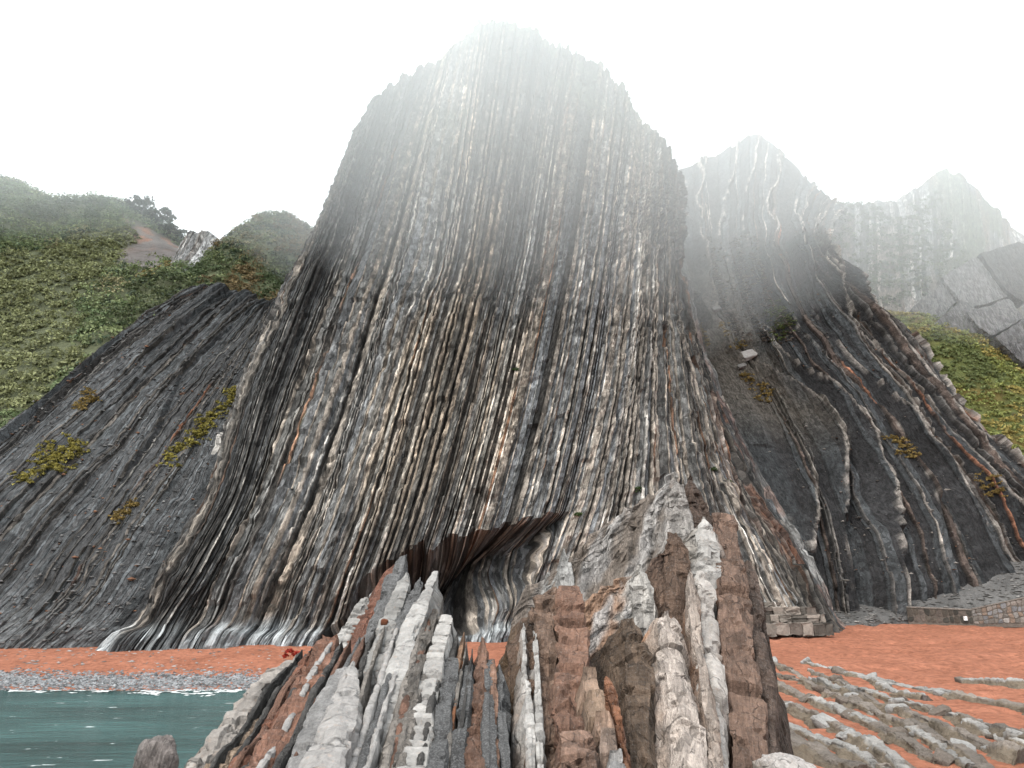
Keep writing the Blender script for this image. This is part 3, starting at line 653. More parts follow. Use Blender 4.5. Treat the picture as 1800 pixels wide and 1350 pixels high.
# lone wind-bent tree on the summit
base = P(846, 46, 112); root = empty('tree', base, label='tiny bare wind-bent tree above the misty summit', cat='tree')
def br(pts, r0): 
    pp = [base+np.array(a) for a in pts]; return tube(pp, np.linspace(r0, r0*.4, len(pp)), 5)
V, F = br([(0, .3, -1.2), (-.1, .2, .6), (-.6, 0, 1.2), (-.2, 0, 2.0), (.5, 0, 2.3), (.75, 0, 2.6), (.75, 0, 3.2)], .1)
for pts in [[(-.6, 0, 1.2), (-1.0, 0, 1.25), (-1.5, 0, 1.3), (-1.7, 0, 1.5)], [(-.2, 0, 2.0), (-.5, 0, 2.1), (-.5, 0, 1.6)], [(-.5, 0, 1.1), (0, 0, 1.0), (.3, 0, 1.1)]]:
    v, f = br(pts, .06); F += [tuple(x+len(V) for x in ff) for ff in f]; V += v
put('trunk', raw_mesh('trunk', V, F), M_BARK, root)
leaves('crown', base+np.array([(-.6, 0, 1.3), (-.9, 0, 1.25), (-.3, 0, 1.3), (.3, 0, 2.2), (-.35, 0, 1.05)]), np.full(5, .28), 22, .13, np.tile(np.array((.05, .07, .04)), (5, 1)), rng, parent=root)

# ------------------------------------------------------------------ foreground slabs
def slab(parent, crest, wpx, ld=(-.25, -.1, -.96), rd=(.12, -.05, -.99), ldrop=3.5, rdrop=3.5, ct_=(.5, .48, .45), cl=(.2, .17, .15), cr=(.12, .11, .1),
         block=None, rough=.06, crown=.12, rows=140, mat=None, name='rock_slab', seed=None, jag=.05, nl=20, nt_=8, nr_=12, tip=.25, streakc=None, label=None, p3=None, across=(1., 0, 0)):
    seed = seed if seed is not None else random.randint(0, 9999); g = np.random.RandomState(seed)
    if p3 is None: c3 = np.array([P(*c) for c in crest]); wm = np.array([w*c[2]/FPX/2 for w, c in zip(np.broadcast_to(wpx, len(crest)), crest)])
    else: c3 = np.asarray(p3, float); wm = np.broadcast_to(np.asarray(wpx, float)/2, len(c3))
    t = np.linspace(0, len(c3)-1, 400); cc = crom(c3, t); L = np.concatenate([[0], np.cumsum(np.linalg.norm(np.diff(cc, axis=0), axis=1))])
    tt = np.interp(np.linspace(0, L[-1], rows), L, t); Lr = np.linspace(0, L[-1], rows)
    Cn = crom(c3, tt); W = np.interp(tt, np.arange(len(c3)), wm)
    # tapered, broken far end
    W = W*(1-(1-tip)*sstep(L[-1]-min(.45, L[-1]*.2), L[-1], Lr))
    Tn = norml(np.gradient(Cn, axis=0)); A = np.array(across)[None]-Tn*(Tn@np.array(across))[:, None]; A = norml(A); Nn = np.cross(A, Tn); Nn = np.where(Nn[:, 2:] < 0, -Nn, Nn)
    jf = fbm(Lr*1.6, seed, .5, 2)*1.5; jag_n = jag*(np.floor(jf*5)/5*.9+.4*fbm(Lr*9, seed, 1.5, 2))
    off = np.zeros(rows); lat = np.zeros(rows); tone = np.ones(rows); groove = np.zeros(rows)
    if block:
        jn = np.cumsum(g.uniform(.55, 1.5, 300)*block); bi = np.searchsorted(jn, Lr)
        off = (g.rand(301)[bi]-.5)*block*.16; lat = (g.rand(301)[bi]-.5)*block*.05; tone = (.8+.35*g.rand(301))[bi]
        dj = np.min(np.abs(Lr[:, None]-jn[None, :]), 1); groove = np.exp(-(dj/(.022+.03*block))**2)
    Cn = Cn+Nn*(off+jag_n)[:, None]+A*lat[:, None]
    ld = norml(np.array(ld, float)); rd = norml(np.array(rd, float))
    jw = .10 if block else .2
    Wl = W*(1+jw*fbm(Lr*2.0, seed+3, 1, 3)); Wr = W*(1+jw*fbm(Lr*2.0, seed+7, 1, 3))
    cols = []; kind = []; acr = []
    sl_ = np.linspace(1, 0, nl, endpoint=False)**1.5
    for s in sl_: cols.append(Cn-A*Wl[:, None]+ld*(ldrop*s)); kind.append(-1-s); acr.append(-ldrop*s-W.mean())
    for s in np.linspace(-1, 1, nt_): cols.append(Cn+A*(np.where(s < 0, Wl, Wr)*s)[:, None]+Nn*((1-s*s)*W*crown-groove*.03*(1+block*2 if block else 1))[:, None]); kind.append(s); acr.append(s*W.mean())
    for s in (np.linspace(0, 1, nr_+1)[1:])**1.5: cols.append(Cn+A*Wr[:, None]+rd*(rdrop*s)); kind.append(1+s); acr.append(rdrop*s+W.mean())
    V = np.stack(cols, 1); kind = np.array(kind); acr = np.array(acr)
    # ends
    bd = norml(np.array([0, .35, -1.])); fd = norml(np.array([0, -.12, -1.]))
    backs = [V[-1]+bd*d for d in (.12, .6, 2, 6)]; fr = [V[0]+fd*d for d in (6, 2, .5, .1)]
    V = np.concatenate([np.stack(fr), V, np.stack(backs)], 0)
    Lx = np.concatenate([np.full(4, 0.), Lr, np.full(4, L[-1])]); tone = np.concatenate([np.full(4, tone[0]), tone, np.full(4, tone[-1])]); groove = np.concatenate([np.zeros(4), groove, np.zeros(4)])
    Nv = grid_normals(V)
    cen = V.mean(1, keepdims=True); Nv = np.where(((V-cen)*Nv).sum(-1, keepdims=True) < 0, -Nv, Nv)
    for _ in range(2): Nv[1:-1] = (Nv[:-2]+Nv[1:-1]+Nv[2:])/3; Nv[:, 1:-1] = (Nv[:, :-2]+Nv[:, 1:-1]+Nv[:, 2:])/3
    Nv = norml(Nv)
    x, y, z = V[..., 0], V[..., 1], V[..., 2]
    side = (np.abs(kind) > 1)
    LX = np.broadcast_to(Lx[:, None], x.shape); AX = np.broadcast_to(acr[None], x.shape)
    h = rough*(.45*fbm(x*1.0+seed, y*1.0, z*1.0, 2)+.35*fbm(x*7, y*7+seed, z*7, 3)) 
    # splintery ledges on the sides, running with the bed
    led = fbm(AX*4+seed, LX*.9, 3, 3); h += np.where(side[None], 1, .35)*rough*1.5*(np.floor(led*5)/5*.7+led*.3)
    def cellr(a, b, o):
        ia = np.floor(a).astype(int); ib = np.floor(b).astype(int); return _T[(ia*7+o) & 63, (ib*13+seed) & 63, (ia+ib*3+o*5) & 63]
    wob = .6*fbm(LX*1.7+seed, AX*1.7, 5, 2)
    h += np.where(side[None], 1.0, .5)*rough*1.2*(cellr(LX*.8+wob*.4+.37*np.floor(AX*7), AX*7, 3)-.5)
    chip = fbm(x*3.1+seed, y*3.1, z*3.1+9, 2); h -= rough*.9*sstep(.26, .30, chip)
    V = V+Nv*h[..., None]-Nv*(groove[:, None]*.035*(np.abs(kind)[None] < 2))[..., None]
    C = np.zeros(V.shape)
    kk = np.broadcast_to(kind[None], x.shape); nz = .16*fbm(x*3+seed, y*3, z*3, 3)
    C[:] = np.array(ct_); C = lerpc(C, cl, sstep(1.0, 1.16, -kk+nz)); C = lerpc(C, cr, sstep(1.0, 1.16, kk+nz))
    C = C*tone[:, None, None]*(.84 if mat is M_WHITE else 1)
    if streakc is not None:
        sk = sstep(.02, .30, fbm(LX*.7+AX*.35+seed, AX*2.6-LX*.8, 4, 3)); C = lerpc(C, streakc, .8*sk*(kk < -1.02))
    st2 = sstep(.25, .5, fbm(x*.9+seed, y*.9, z*.9, 3)); C = C*(1-.25*st2)[..., None]
    B = np.stack([AX, LX, AX*0+seed], -1)
    return grid_obj(name, V, C, B, mat or M_SLAB, parent, smooth=False, label=label)
WH = (.56, .545, .52); GL = (.38, .37, .36); DK = (.075, .075, .076); BR = (.20, .125, .09); RB = (.27, .12, .075); TN = (.42, .29, .20); OR = (.38, .17, .085); DB = (.11, .075, .055)  # darker side tones partly imitate shade in the gaps between slabs
o1 = empty('rock_outcrop', P(560, 1500, 9), label='fan of thin white, grey and rusty rock slabs leaning beside the water', cat='rock outcrop')
def s1(*a, **k): return slab(o1, *a, **k)
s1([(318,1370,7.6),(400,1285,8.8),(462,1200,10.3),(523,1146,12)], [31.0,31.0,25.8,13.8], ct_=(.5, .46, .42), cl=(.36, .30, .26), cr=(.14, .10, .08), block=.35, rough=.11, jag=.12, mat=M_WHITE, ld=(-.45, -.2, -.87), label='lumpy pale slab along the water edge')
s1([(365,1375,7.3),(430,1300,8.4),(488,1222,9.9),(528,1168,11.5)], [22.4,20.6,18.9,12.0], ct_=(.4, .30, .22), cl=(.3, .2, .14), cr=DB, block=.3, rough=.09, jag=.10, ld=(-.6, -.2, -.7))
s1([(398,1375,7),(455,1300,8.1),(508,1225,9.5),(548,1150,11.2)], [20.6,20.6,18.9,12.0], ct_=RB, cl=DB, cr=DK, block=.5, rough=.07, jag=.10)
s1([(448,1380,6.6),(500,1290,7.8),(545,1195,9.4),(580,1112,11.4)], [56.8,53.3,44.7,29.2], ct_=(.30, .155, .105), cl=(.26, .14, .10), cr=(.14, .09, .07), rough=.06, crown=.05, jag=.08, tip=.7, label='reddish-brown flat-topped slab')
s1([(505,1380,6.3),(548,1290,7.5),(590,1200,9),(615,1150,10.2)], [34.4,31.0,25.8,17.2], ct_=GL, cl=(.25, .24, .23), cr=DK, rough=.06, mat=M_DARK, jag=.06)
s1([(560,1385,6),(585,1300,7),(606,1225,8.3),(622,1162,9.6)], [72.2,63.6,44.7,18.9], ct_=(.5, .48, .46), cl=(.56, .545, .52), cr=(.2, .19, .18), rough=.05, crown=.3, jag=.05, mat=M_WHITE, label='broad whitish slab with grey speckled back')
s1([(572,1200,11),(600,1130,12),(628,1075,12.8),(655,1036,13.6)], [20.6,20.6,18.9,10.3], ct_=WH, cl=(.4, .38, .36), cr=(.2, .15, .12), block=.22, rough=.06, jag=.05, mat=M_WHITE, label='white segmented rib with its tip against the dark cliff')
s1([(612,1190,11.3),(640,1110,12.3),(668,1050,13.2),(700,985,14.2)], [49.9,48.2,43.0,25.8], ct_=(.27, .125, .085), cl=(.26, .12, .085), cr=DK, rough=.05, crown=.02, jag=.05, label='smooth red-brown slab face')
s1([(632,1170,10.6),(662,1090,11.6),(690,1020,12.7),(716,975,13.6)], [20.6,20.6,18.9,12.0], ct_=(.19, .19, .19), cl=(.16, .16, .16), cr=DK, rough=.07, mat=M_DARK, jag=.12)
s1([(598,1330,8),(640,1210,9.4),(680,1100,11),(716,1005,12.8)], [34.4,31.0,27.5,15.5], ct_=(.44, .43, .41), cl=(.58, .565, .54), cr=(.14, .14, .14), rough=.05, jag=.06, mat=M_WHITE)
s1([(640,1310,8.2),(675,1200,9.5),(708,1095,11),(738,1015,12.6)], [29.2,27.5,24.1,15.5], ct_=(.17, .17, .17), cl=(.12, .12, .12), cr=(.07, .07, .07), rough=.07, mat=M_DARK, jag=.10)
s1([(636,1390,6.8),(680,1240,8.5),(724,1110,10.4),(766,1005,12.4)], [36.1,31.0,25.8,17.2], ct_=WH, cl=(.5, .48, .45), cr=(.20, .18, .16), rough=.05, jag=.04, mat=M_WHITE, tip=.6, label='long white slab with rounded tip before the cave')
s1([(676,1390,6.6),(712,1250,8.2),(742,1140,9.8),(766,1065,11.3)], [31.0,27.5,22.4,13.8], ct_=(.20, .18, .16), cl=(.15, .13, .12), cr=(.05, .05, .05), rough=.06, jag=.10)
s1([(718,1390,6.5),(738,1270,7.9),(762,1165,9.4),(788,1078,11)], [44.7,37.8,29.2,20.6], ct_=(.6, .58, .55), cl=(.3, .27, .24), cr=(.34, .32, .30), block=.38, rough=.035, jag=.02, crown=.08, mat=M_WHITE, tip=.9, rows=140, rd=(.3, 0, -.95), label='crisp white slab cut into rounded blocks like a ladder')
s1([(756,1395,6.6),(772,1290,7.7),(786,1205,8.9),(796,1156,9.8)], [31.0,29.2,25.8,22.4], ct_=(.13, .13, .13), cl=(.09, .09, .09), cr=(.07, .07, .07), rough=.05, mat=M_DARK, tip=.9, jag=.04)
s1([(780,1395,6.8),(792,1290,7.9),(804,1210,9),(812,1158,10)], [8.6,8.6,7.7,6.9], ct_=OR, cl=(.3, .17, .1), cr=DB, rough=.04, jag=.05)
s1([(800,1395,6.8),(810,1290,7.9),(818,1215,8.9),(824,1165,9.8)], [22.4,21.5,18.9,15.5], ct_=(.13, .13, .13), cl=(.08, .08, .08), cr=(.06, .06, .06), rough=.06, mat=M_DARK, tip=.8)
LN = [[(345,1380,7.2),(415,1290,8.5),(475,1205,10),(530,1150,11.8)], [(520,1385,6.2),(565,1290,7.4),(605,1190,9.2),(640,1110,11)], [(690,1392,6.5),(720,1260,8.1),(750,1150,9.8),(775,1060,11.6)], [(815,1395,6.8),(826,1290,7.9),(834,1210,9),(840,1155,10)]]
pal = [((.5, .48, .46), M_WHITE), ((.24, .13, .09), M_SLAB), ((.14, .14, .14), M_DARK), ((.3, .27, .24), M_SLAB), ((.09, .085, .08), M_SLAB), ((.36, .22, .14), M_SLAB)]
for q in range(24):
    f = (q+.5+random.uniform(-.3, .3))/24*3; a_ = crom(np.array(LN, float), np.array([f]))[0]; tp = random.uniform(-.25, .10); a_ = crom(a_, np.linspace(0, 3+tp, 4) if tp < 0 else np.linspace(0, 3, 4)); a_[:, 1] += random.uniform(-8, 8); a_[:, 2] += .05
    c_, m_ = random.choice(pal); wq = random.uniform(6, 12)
    s1([tuple(z_) for z_ in a_], [wq*1.25, wq*1.1, wq, wq*.6], ct_=c_, cl=np.array(c_)*.75, cr=np.array(c_)*.45, rough=.022, jag=.06, mat=m_, rows=90, nl=8, nr_=8, nt_=5, tip=.2, ldrop=2.5, rdrop=2.5, crown=.5)  # sides darkened in colour to suggest shaded gaps
o2 = empty('rock_outcrop', P(930, 1500, 9), label='central brown weathered outcrop with blocky column and thin white ribs', cat='rock outcrop')
def s2(*a, **k): return slab(o2, *a, **k)
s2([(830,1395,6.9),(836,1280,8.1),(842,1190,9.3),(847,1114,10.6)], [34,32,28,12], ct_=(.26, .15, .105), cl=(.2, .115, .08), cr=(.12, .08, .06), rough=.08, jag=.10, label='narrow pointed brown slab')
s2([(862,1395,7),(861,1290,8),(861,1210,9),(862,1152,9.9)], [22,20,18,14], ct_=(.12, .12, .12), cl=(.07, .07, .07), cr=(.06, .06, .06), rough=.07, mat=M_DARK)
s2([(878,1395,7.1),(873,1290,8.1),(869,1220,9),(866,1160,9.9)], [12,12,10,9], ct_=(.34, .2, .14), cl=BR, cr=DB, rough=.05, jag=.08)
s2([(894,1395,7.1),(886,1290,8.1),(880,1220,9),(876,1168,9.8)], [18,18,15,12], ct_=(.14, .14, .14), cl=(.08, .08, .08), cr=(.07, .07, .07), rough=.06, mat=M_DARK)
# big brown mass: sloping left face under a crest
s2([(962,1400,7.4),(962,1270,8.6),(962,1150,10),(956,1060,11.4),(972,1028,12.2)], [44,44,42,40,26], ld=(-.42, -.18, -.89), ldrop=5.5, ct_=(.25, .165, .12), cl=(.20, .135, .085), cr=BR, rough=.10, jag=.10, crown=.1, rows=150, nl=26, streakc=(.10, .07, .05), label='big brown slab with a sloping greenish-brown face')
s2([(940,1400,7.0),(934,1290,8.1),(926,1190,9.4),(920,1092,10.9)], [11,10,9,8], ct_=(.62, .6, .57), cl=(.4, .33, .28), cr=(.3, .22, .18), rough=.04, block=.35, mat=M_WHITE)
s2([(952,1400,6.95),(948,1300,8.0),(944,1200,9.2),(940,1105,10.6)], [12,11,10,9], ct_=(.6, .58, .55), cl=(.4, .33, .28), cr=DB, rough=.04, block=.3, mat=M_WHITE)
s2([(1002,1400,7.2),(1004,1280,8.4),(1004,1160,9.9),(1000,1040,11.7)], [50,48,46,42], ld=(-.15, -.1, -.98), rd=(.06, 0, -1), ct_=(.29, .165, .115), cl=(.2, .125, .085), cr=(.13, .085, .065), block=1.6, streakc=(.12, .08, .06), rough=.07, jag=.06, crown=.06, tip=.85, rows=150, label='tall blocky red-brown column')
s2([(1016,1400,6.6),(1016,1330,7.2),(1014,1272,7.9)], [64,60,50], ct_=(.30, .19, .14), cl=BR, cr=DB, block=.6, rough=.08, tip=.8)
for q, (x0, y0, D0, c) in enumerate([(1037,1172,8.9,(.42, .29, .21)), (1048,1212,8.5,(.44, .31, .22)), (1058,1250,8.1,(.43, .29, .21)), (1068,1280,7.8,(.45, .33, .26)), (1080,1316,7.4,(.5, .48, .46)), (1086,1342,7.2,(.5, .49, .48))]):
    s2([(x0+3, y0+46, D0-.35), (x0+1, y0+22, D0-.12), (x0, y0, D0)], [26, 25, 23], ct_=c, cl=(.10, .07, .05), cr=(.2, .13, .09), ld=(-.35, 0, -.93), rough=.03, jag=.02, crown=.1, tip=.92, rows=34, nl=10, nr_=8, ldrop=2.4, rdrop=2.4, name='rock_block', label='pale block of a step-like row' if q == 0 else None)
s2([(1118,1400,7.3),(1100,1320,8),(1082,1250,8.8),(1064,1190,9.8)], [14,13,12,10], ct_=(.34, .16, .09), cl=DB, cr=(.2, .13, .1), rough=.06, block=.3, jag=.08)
o3 = empty('rock_outcrop', P(1180, 1500, 12), label='tall jagged rock pinnacle with white-streaked tan faces', cat='rock outcrop')
def s3(*a, **k): return slab(o3, *a, **k)
# back ranks first
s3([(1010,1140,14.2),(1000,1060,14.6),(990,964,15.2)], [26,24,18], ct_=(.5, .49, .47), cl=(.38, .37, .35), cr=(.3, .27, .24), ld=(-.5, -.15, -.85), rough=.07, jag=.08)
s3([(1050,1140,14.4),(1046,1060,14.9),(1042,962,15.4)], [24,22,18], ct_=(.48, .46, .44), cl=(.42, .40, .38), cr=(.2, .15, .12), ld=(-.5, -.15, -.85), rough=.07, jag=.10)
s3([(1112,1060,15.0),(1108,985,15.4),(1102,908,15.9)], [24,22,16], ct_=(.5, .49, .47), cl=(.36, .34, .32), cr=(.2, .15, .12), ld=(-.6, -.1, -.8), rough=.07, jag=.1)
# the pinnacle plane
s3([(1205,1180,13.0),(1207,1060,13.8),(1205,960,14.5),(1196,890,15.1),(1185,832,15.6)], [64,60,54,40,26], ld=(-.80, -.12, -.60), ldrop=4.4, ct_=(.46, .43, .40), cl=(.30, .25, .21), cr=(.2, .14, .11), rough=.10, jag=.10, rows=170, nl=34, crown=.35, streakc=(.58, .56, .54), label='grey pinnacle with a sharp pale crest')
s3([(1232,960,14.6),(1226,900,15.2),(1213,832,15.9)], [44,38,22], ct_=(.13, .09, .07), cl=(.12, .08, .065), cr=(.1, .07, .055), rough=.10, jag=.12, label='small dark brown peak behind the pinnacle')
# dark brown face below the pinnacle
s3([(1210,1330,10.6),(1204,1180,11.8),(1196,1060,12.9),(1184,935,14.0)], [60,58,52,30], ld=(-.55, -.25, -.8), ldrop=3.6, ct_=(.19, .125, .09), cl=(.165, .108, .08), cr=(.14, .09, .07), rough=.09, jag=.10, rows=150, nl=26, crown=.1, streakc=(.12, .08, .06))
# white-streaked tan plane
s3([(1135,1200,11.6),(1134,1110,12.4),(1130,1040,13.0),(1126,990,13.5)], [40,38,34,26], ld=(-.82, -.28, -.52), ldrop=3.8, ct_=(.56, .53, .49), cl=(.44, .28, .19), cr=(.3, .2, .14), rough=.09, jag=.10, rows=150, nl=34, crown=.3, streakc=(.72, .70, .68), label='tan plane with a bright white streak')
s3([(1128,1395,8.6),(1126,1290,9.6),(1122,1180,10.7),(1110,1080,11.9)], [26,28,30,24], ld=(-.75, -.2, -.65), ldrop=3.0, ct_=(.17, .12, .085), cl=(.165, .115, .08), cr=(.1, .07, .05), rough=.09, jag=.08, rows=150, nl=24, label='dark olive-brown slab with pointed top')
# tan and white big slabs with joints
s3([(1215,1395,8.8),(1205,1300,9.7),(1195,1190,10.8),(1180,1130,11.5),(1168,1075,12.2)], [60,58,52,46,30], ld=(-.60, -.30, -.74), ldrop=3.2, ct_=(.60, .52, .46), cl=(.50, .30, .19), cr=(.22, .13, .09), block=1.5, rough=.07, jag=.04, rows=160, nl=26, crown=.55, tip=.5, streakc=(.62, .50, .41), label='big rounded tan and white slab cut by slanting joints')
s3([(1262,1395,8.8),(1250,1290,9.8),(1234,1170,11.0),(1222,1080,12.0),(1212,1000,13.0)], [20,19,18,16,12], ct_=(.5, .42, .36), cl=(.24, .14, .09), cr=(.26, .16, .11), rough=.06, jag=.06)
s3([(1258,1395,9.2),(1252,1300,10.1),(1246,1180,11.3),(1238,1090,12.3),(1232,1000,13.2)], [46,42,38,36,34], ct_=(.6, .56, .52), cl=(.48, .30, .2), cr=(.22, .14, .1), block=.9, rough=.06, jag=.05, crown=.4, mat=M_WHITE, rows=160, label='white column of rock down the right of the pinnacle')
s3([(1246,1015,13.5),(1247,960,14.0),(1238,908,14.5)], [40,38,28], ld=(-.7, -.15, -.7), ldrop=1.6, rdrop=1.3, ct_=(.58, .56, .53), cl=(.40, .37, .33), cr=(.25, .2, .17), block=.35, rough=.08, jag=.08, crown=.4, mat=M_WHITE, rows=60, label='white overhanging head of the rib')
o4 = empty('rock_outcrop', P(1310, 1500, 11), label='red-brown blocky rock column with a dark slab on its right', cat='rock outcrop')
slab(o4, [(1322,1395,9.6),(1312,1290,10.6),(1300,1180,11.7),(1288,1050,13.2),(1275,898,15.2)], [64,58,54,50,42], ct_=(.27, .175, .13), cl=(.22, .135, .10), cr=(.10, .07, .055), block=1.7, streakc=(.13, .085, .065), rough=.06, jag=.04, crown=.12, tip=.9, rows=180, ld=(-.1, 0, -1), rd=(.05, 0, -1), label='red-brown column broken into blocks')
slab(o4, [(1368,1395,9.9),(1352,1290,10.9),(1338,1180,12.0),(1326,1060,13.4),(1314,990,14.4)], [26,28,26,26,20], ct_=(.14, .10, .08), cl=(.045, .035, .03), cr=(.10, .075, .06), rough=.08, jag=.08, crown=.3, rows=170, ld=(.05, 0, -1), rd=(.1, 0, -1), mat=M_SLAB, label='dark knobbly slab at the right edge')

# ------------------------------------------------------------------ loose rocks
def rock_mesh(name, seed, n=10, box=.65, amp=.25):
    g = np.random.RandomState(seed); th = np.linspace(0, math.pi, n); ph = np.linspace(0, 2*math.pi, n*2)
    TH, PH = np.meshgrid(th, ph, indexing='ij'); d = np.stack([np.sin(TH)*np.cos(PH), np.sin(TH)*np.sin(PH), np.cos(TH)], -1)
    d = np.sign(d)*np.abs(d)**box; d = d/np.abs(d).max()
    r = 1+amp*fbm(d[..., 0]*1.6+seed, d[..., 1]*1.6, d[..., 2]*1.6, 4)
    return d*r[..., None]
def rock_data(name, seed, top, sidec, n=10, **k):
    d = rock_mesh(name, seed, n, **k); nr, nc = d.shape[:2]
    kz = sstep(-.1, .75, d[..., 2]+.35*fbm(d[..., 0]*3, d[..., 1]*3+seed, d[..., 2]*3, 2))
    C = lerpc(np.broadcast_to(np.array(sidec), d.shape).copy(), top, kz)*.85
    return raw_mesh(name, d.reshape(-1, 3), grid_faces(nr, nc), C, d.reshape(-1, 3), False)
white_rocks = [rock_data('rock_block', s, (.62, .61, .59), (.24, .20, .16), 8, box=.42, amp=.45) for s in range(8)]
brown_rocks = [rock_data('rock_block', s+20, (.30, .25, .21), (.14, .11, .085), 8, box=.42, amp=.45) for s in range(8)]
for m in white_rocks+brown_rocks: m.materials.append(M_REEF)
def ridge(px, width, height, mix, lab, step=.55, z0=.55):
    pts = np.array([G(a, b, z0) for a, b in px]); t = np.linspace(0, len(pts)-1, 300); cc = crom(pts, t)
    L = np.concatenate([[0], np.cumsum(np.linalg.norm(np.diff(cc, axis=0), axis=1))]); base = cc[150].copy(); base[2] = float(beach_z(base[0], base[1]))
    root = empty('rock_ridge', base, label=lab, cat='rock ridge', group='low rock ridges in the red sand')
    # the ridge itself, in lengths of a few metres, each a tilted bed edge
    s = 0; wh = mix > .6
    while s < L[-1]-.3:
        ln = random.uniform(4, 8); e = min(L[-1], s+ln); q = np.linspace(s, e, max(4, int(ln/.7)))
        c = np.stack([np.interp(q, L, cc[:, a]) for a in range(3)], -1); hh = height*random.uniform(.55, 1.0)
        c[:, 2] = beach_z(c[:, 0], c[:, 1])+hh*(.72+.4*vnoise(q*.8, pts[0, 0], 1)); c[:, :2] += np.array([random.uniform(-.12, .12), random.uniform(-.2, .2)])*width
        if c[0, 1] < c[-1, 1]: c = c[::-1]
        tn = norml(c[-1]-c[0]); ac = np.array([tn[1], -tn[0], .0]); ac = ac if ac[0] > 0 else -ac
        wt = np.array((.50, .485, .46))*random.uniform(.8, 1.05) if random.random() < mix else np.array((.30, .26, .225))*random.uniform(.8, 1.2)
        slab(root, None, width*random.uniform(.45, .8), p3=c, across=ac, ld=(-ac[0]*.6-.1, -ac[1]*.6-.25, -.75), rd=(ac[0]*.7, ac[1]*.7, -.6), ldrop=hh*1.6+.3, rdrop=hh*1.4+.3, ct_=wt, cl=(.24, .195, .145), cr=(.26, .22, .185),
             block=step*1.1, rough=.085, jag=.08, crown=.12, rows=int(ln*11), nl=8, nt_=6, nr_=6, tip=.5, mat=M_REEF, name='rock_block', seed=random.randint(0, 9999))
        s = e+random.uniform(-.4, .1)
    # loose pieces broken off beside it
    s = 0
    while s < L[-1]:
        c = np.array([np.interp(s, L, cc[:, q]) for q in range(3)])
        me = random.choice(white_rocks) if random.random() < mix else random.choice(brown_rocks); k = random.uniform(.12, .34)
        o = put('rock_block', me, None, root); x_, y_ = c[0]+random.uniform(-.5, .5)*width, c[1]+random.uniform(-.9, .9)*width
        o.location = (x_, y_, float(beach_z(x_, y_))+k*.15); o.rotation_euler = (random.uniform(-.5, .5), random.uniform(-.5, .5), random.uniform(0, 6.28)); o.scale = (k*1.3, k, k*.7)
        s += random.uniform(1.6, 5)
ridges = [
 ([(1330,1160),(1370,1180),(1420,1205)], .5, .35, .95, 'short white ridge nearest the red-brown column, upper end', .45),
 ([(1420,1175),(1470,1188),(1530,1200),(1575,1210)], .5, .3, .8, 'scattered low white ridge farthest up the sand', .5),
 ([(1480,1192),(1530,1205),(1570,1222),(1630,1235)], .8, .5, .75, 'white-topped ridge near the open sand', .6),
 ([(1545,1205),(1640,1222),(1730,1240),(1840,1255)], 1.0, .6, .8, 'long pale ridge bordering the open sand on the right', .8),
 ([(1690,1205),(1760,1208),(1850,1215)], .8, .4, .3, 'brown low ridge at the right edge beside open sand', .7),
 ([(1430,1208),(1520,1238),(1600,1262),(1690,1300),(1800,1340)], .75, .65, .85, 'long white-crested ridge running to the lower right corner', .6),
 ([(1425,1190),(1500,1218),(1580,1240),(1700,1268),(1830,1300)], .7, .4, .45, 'grey rubble ridge between two white-crested ones', .5),
 ([(1340,1205),(1400,1228),(1470,1255),(1560,1290),(1650,1340)], .8, .5, .2, 'knobbly brown ridge in the middle of the reef', .5),
 ([(1340,1228),(1400,1255),(1470,1285),(1540,1325),(1590,1365)], .7, .6, .9, 'white-capped ridge at the lower middle of the reef', .55),
 ([(1345,1300),(1400,1318),(1450,1335),(1520,1370)], 1.0, .6, .1, 'dark brown ridge at the bottom beside the white boulder', .6),
 ([(1600,1275),(1680,1320),(1750,1365)], .9, .5, .15, 'brown hummocky ridge near the bottom right', .6),
 ([(1700,1280),(1760,1300),(1840,1325)], .9, .5, .5, 'mixed pale and brown ridge at the right edge', .6)]
ridges += [
 ([(1345,1262),(1410,1290),(1480,1318),(1560,1360)], .8, .5, .35, 'grey ridge just above the white boulder', .6),
 ([(1500,1240),(1600,1285),(1690,1335),(1730,1365)], .7, .45, .4, 'grey ridge beside the long white-crested one, nearer the camera', .5),
 ([(1600,1240),(1700,1275),(1820,1312)], .8, .5, .5, 'pale grey ridge under the long pale one at the right', .6),
 ([(1345,1188),(1410,1208),(1470,1232),(1540,1262)], .5, .35, .4, 'thin grey ridge beside the red-brown column', .5)]
ridges = [(a, b*.62, c*.8, min(d, .75), e, f) for a, b, c, d, e, f in ridges]
for px, wd, ht, mx_, lab, stp in ridges: ridge(px, wd, ht, mx_, lab, stp)
def boulder(name, px, py, D, s, top, side, seed, lab, rz=0, n=26, mat=None):
    me = rock_data(name, seed, top, side, n, box=.7, amp=.3); me.materials.append(mat or M_WHITE)
    o = put(name, me, None, label=lab, cat='boulder'); o.location = P(px, py, D); o.scale = s; o.rotation_euler = (.1, .15, rz); return o
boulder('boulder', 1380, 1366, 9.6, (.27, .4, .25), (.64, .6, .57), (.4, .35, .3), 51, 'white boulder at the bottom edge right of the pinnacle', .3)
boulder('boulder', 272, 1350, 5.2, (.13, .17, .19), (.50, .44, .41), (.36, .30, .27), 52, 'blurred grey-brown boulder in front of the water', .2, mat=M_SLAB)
boulder('pebble', 676, 1094, 11.0, (.055, .055, .05), (.28, .09, .04), (.2, .07, .03), 53, 'small orange-brown pebble lodged between white slabs', n=10)
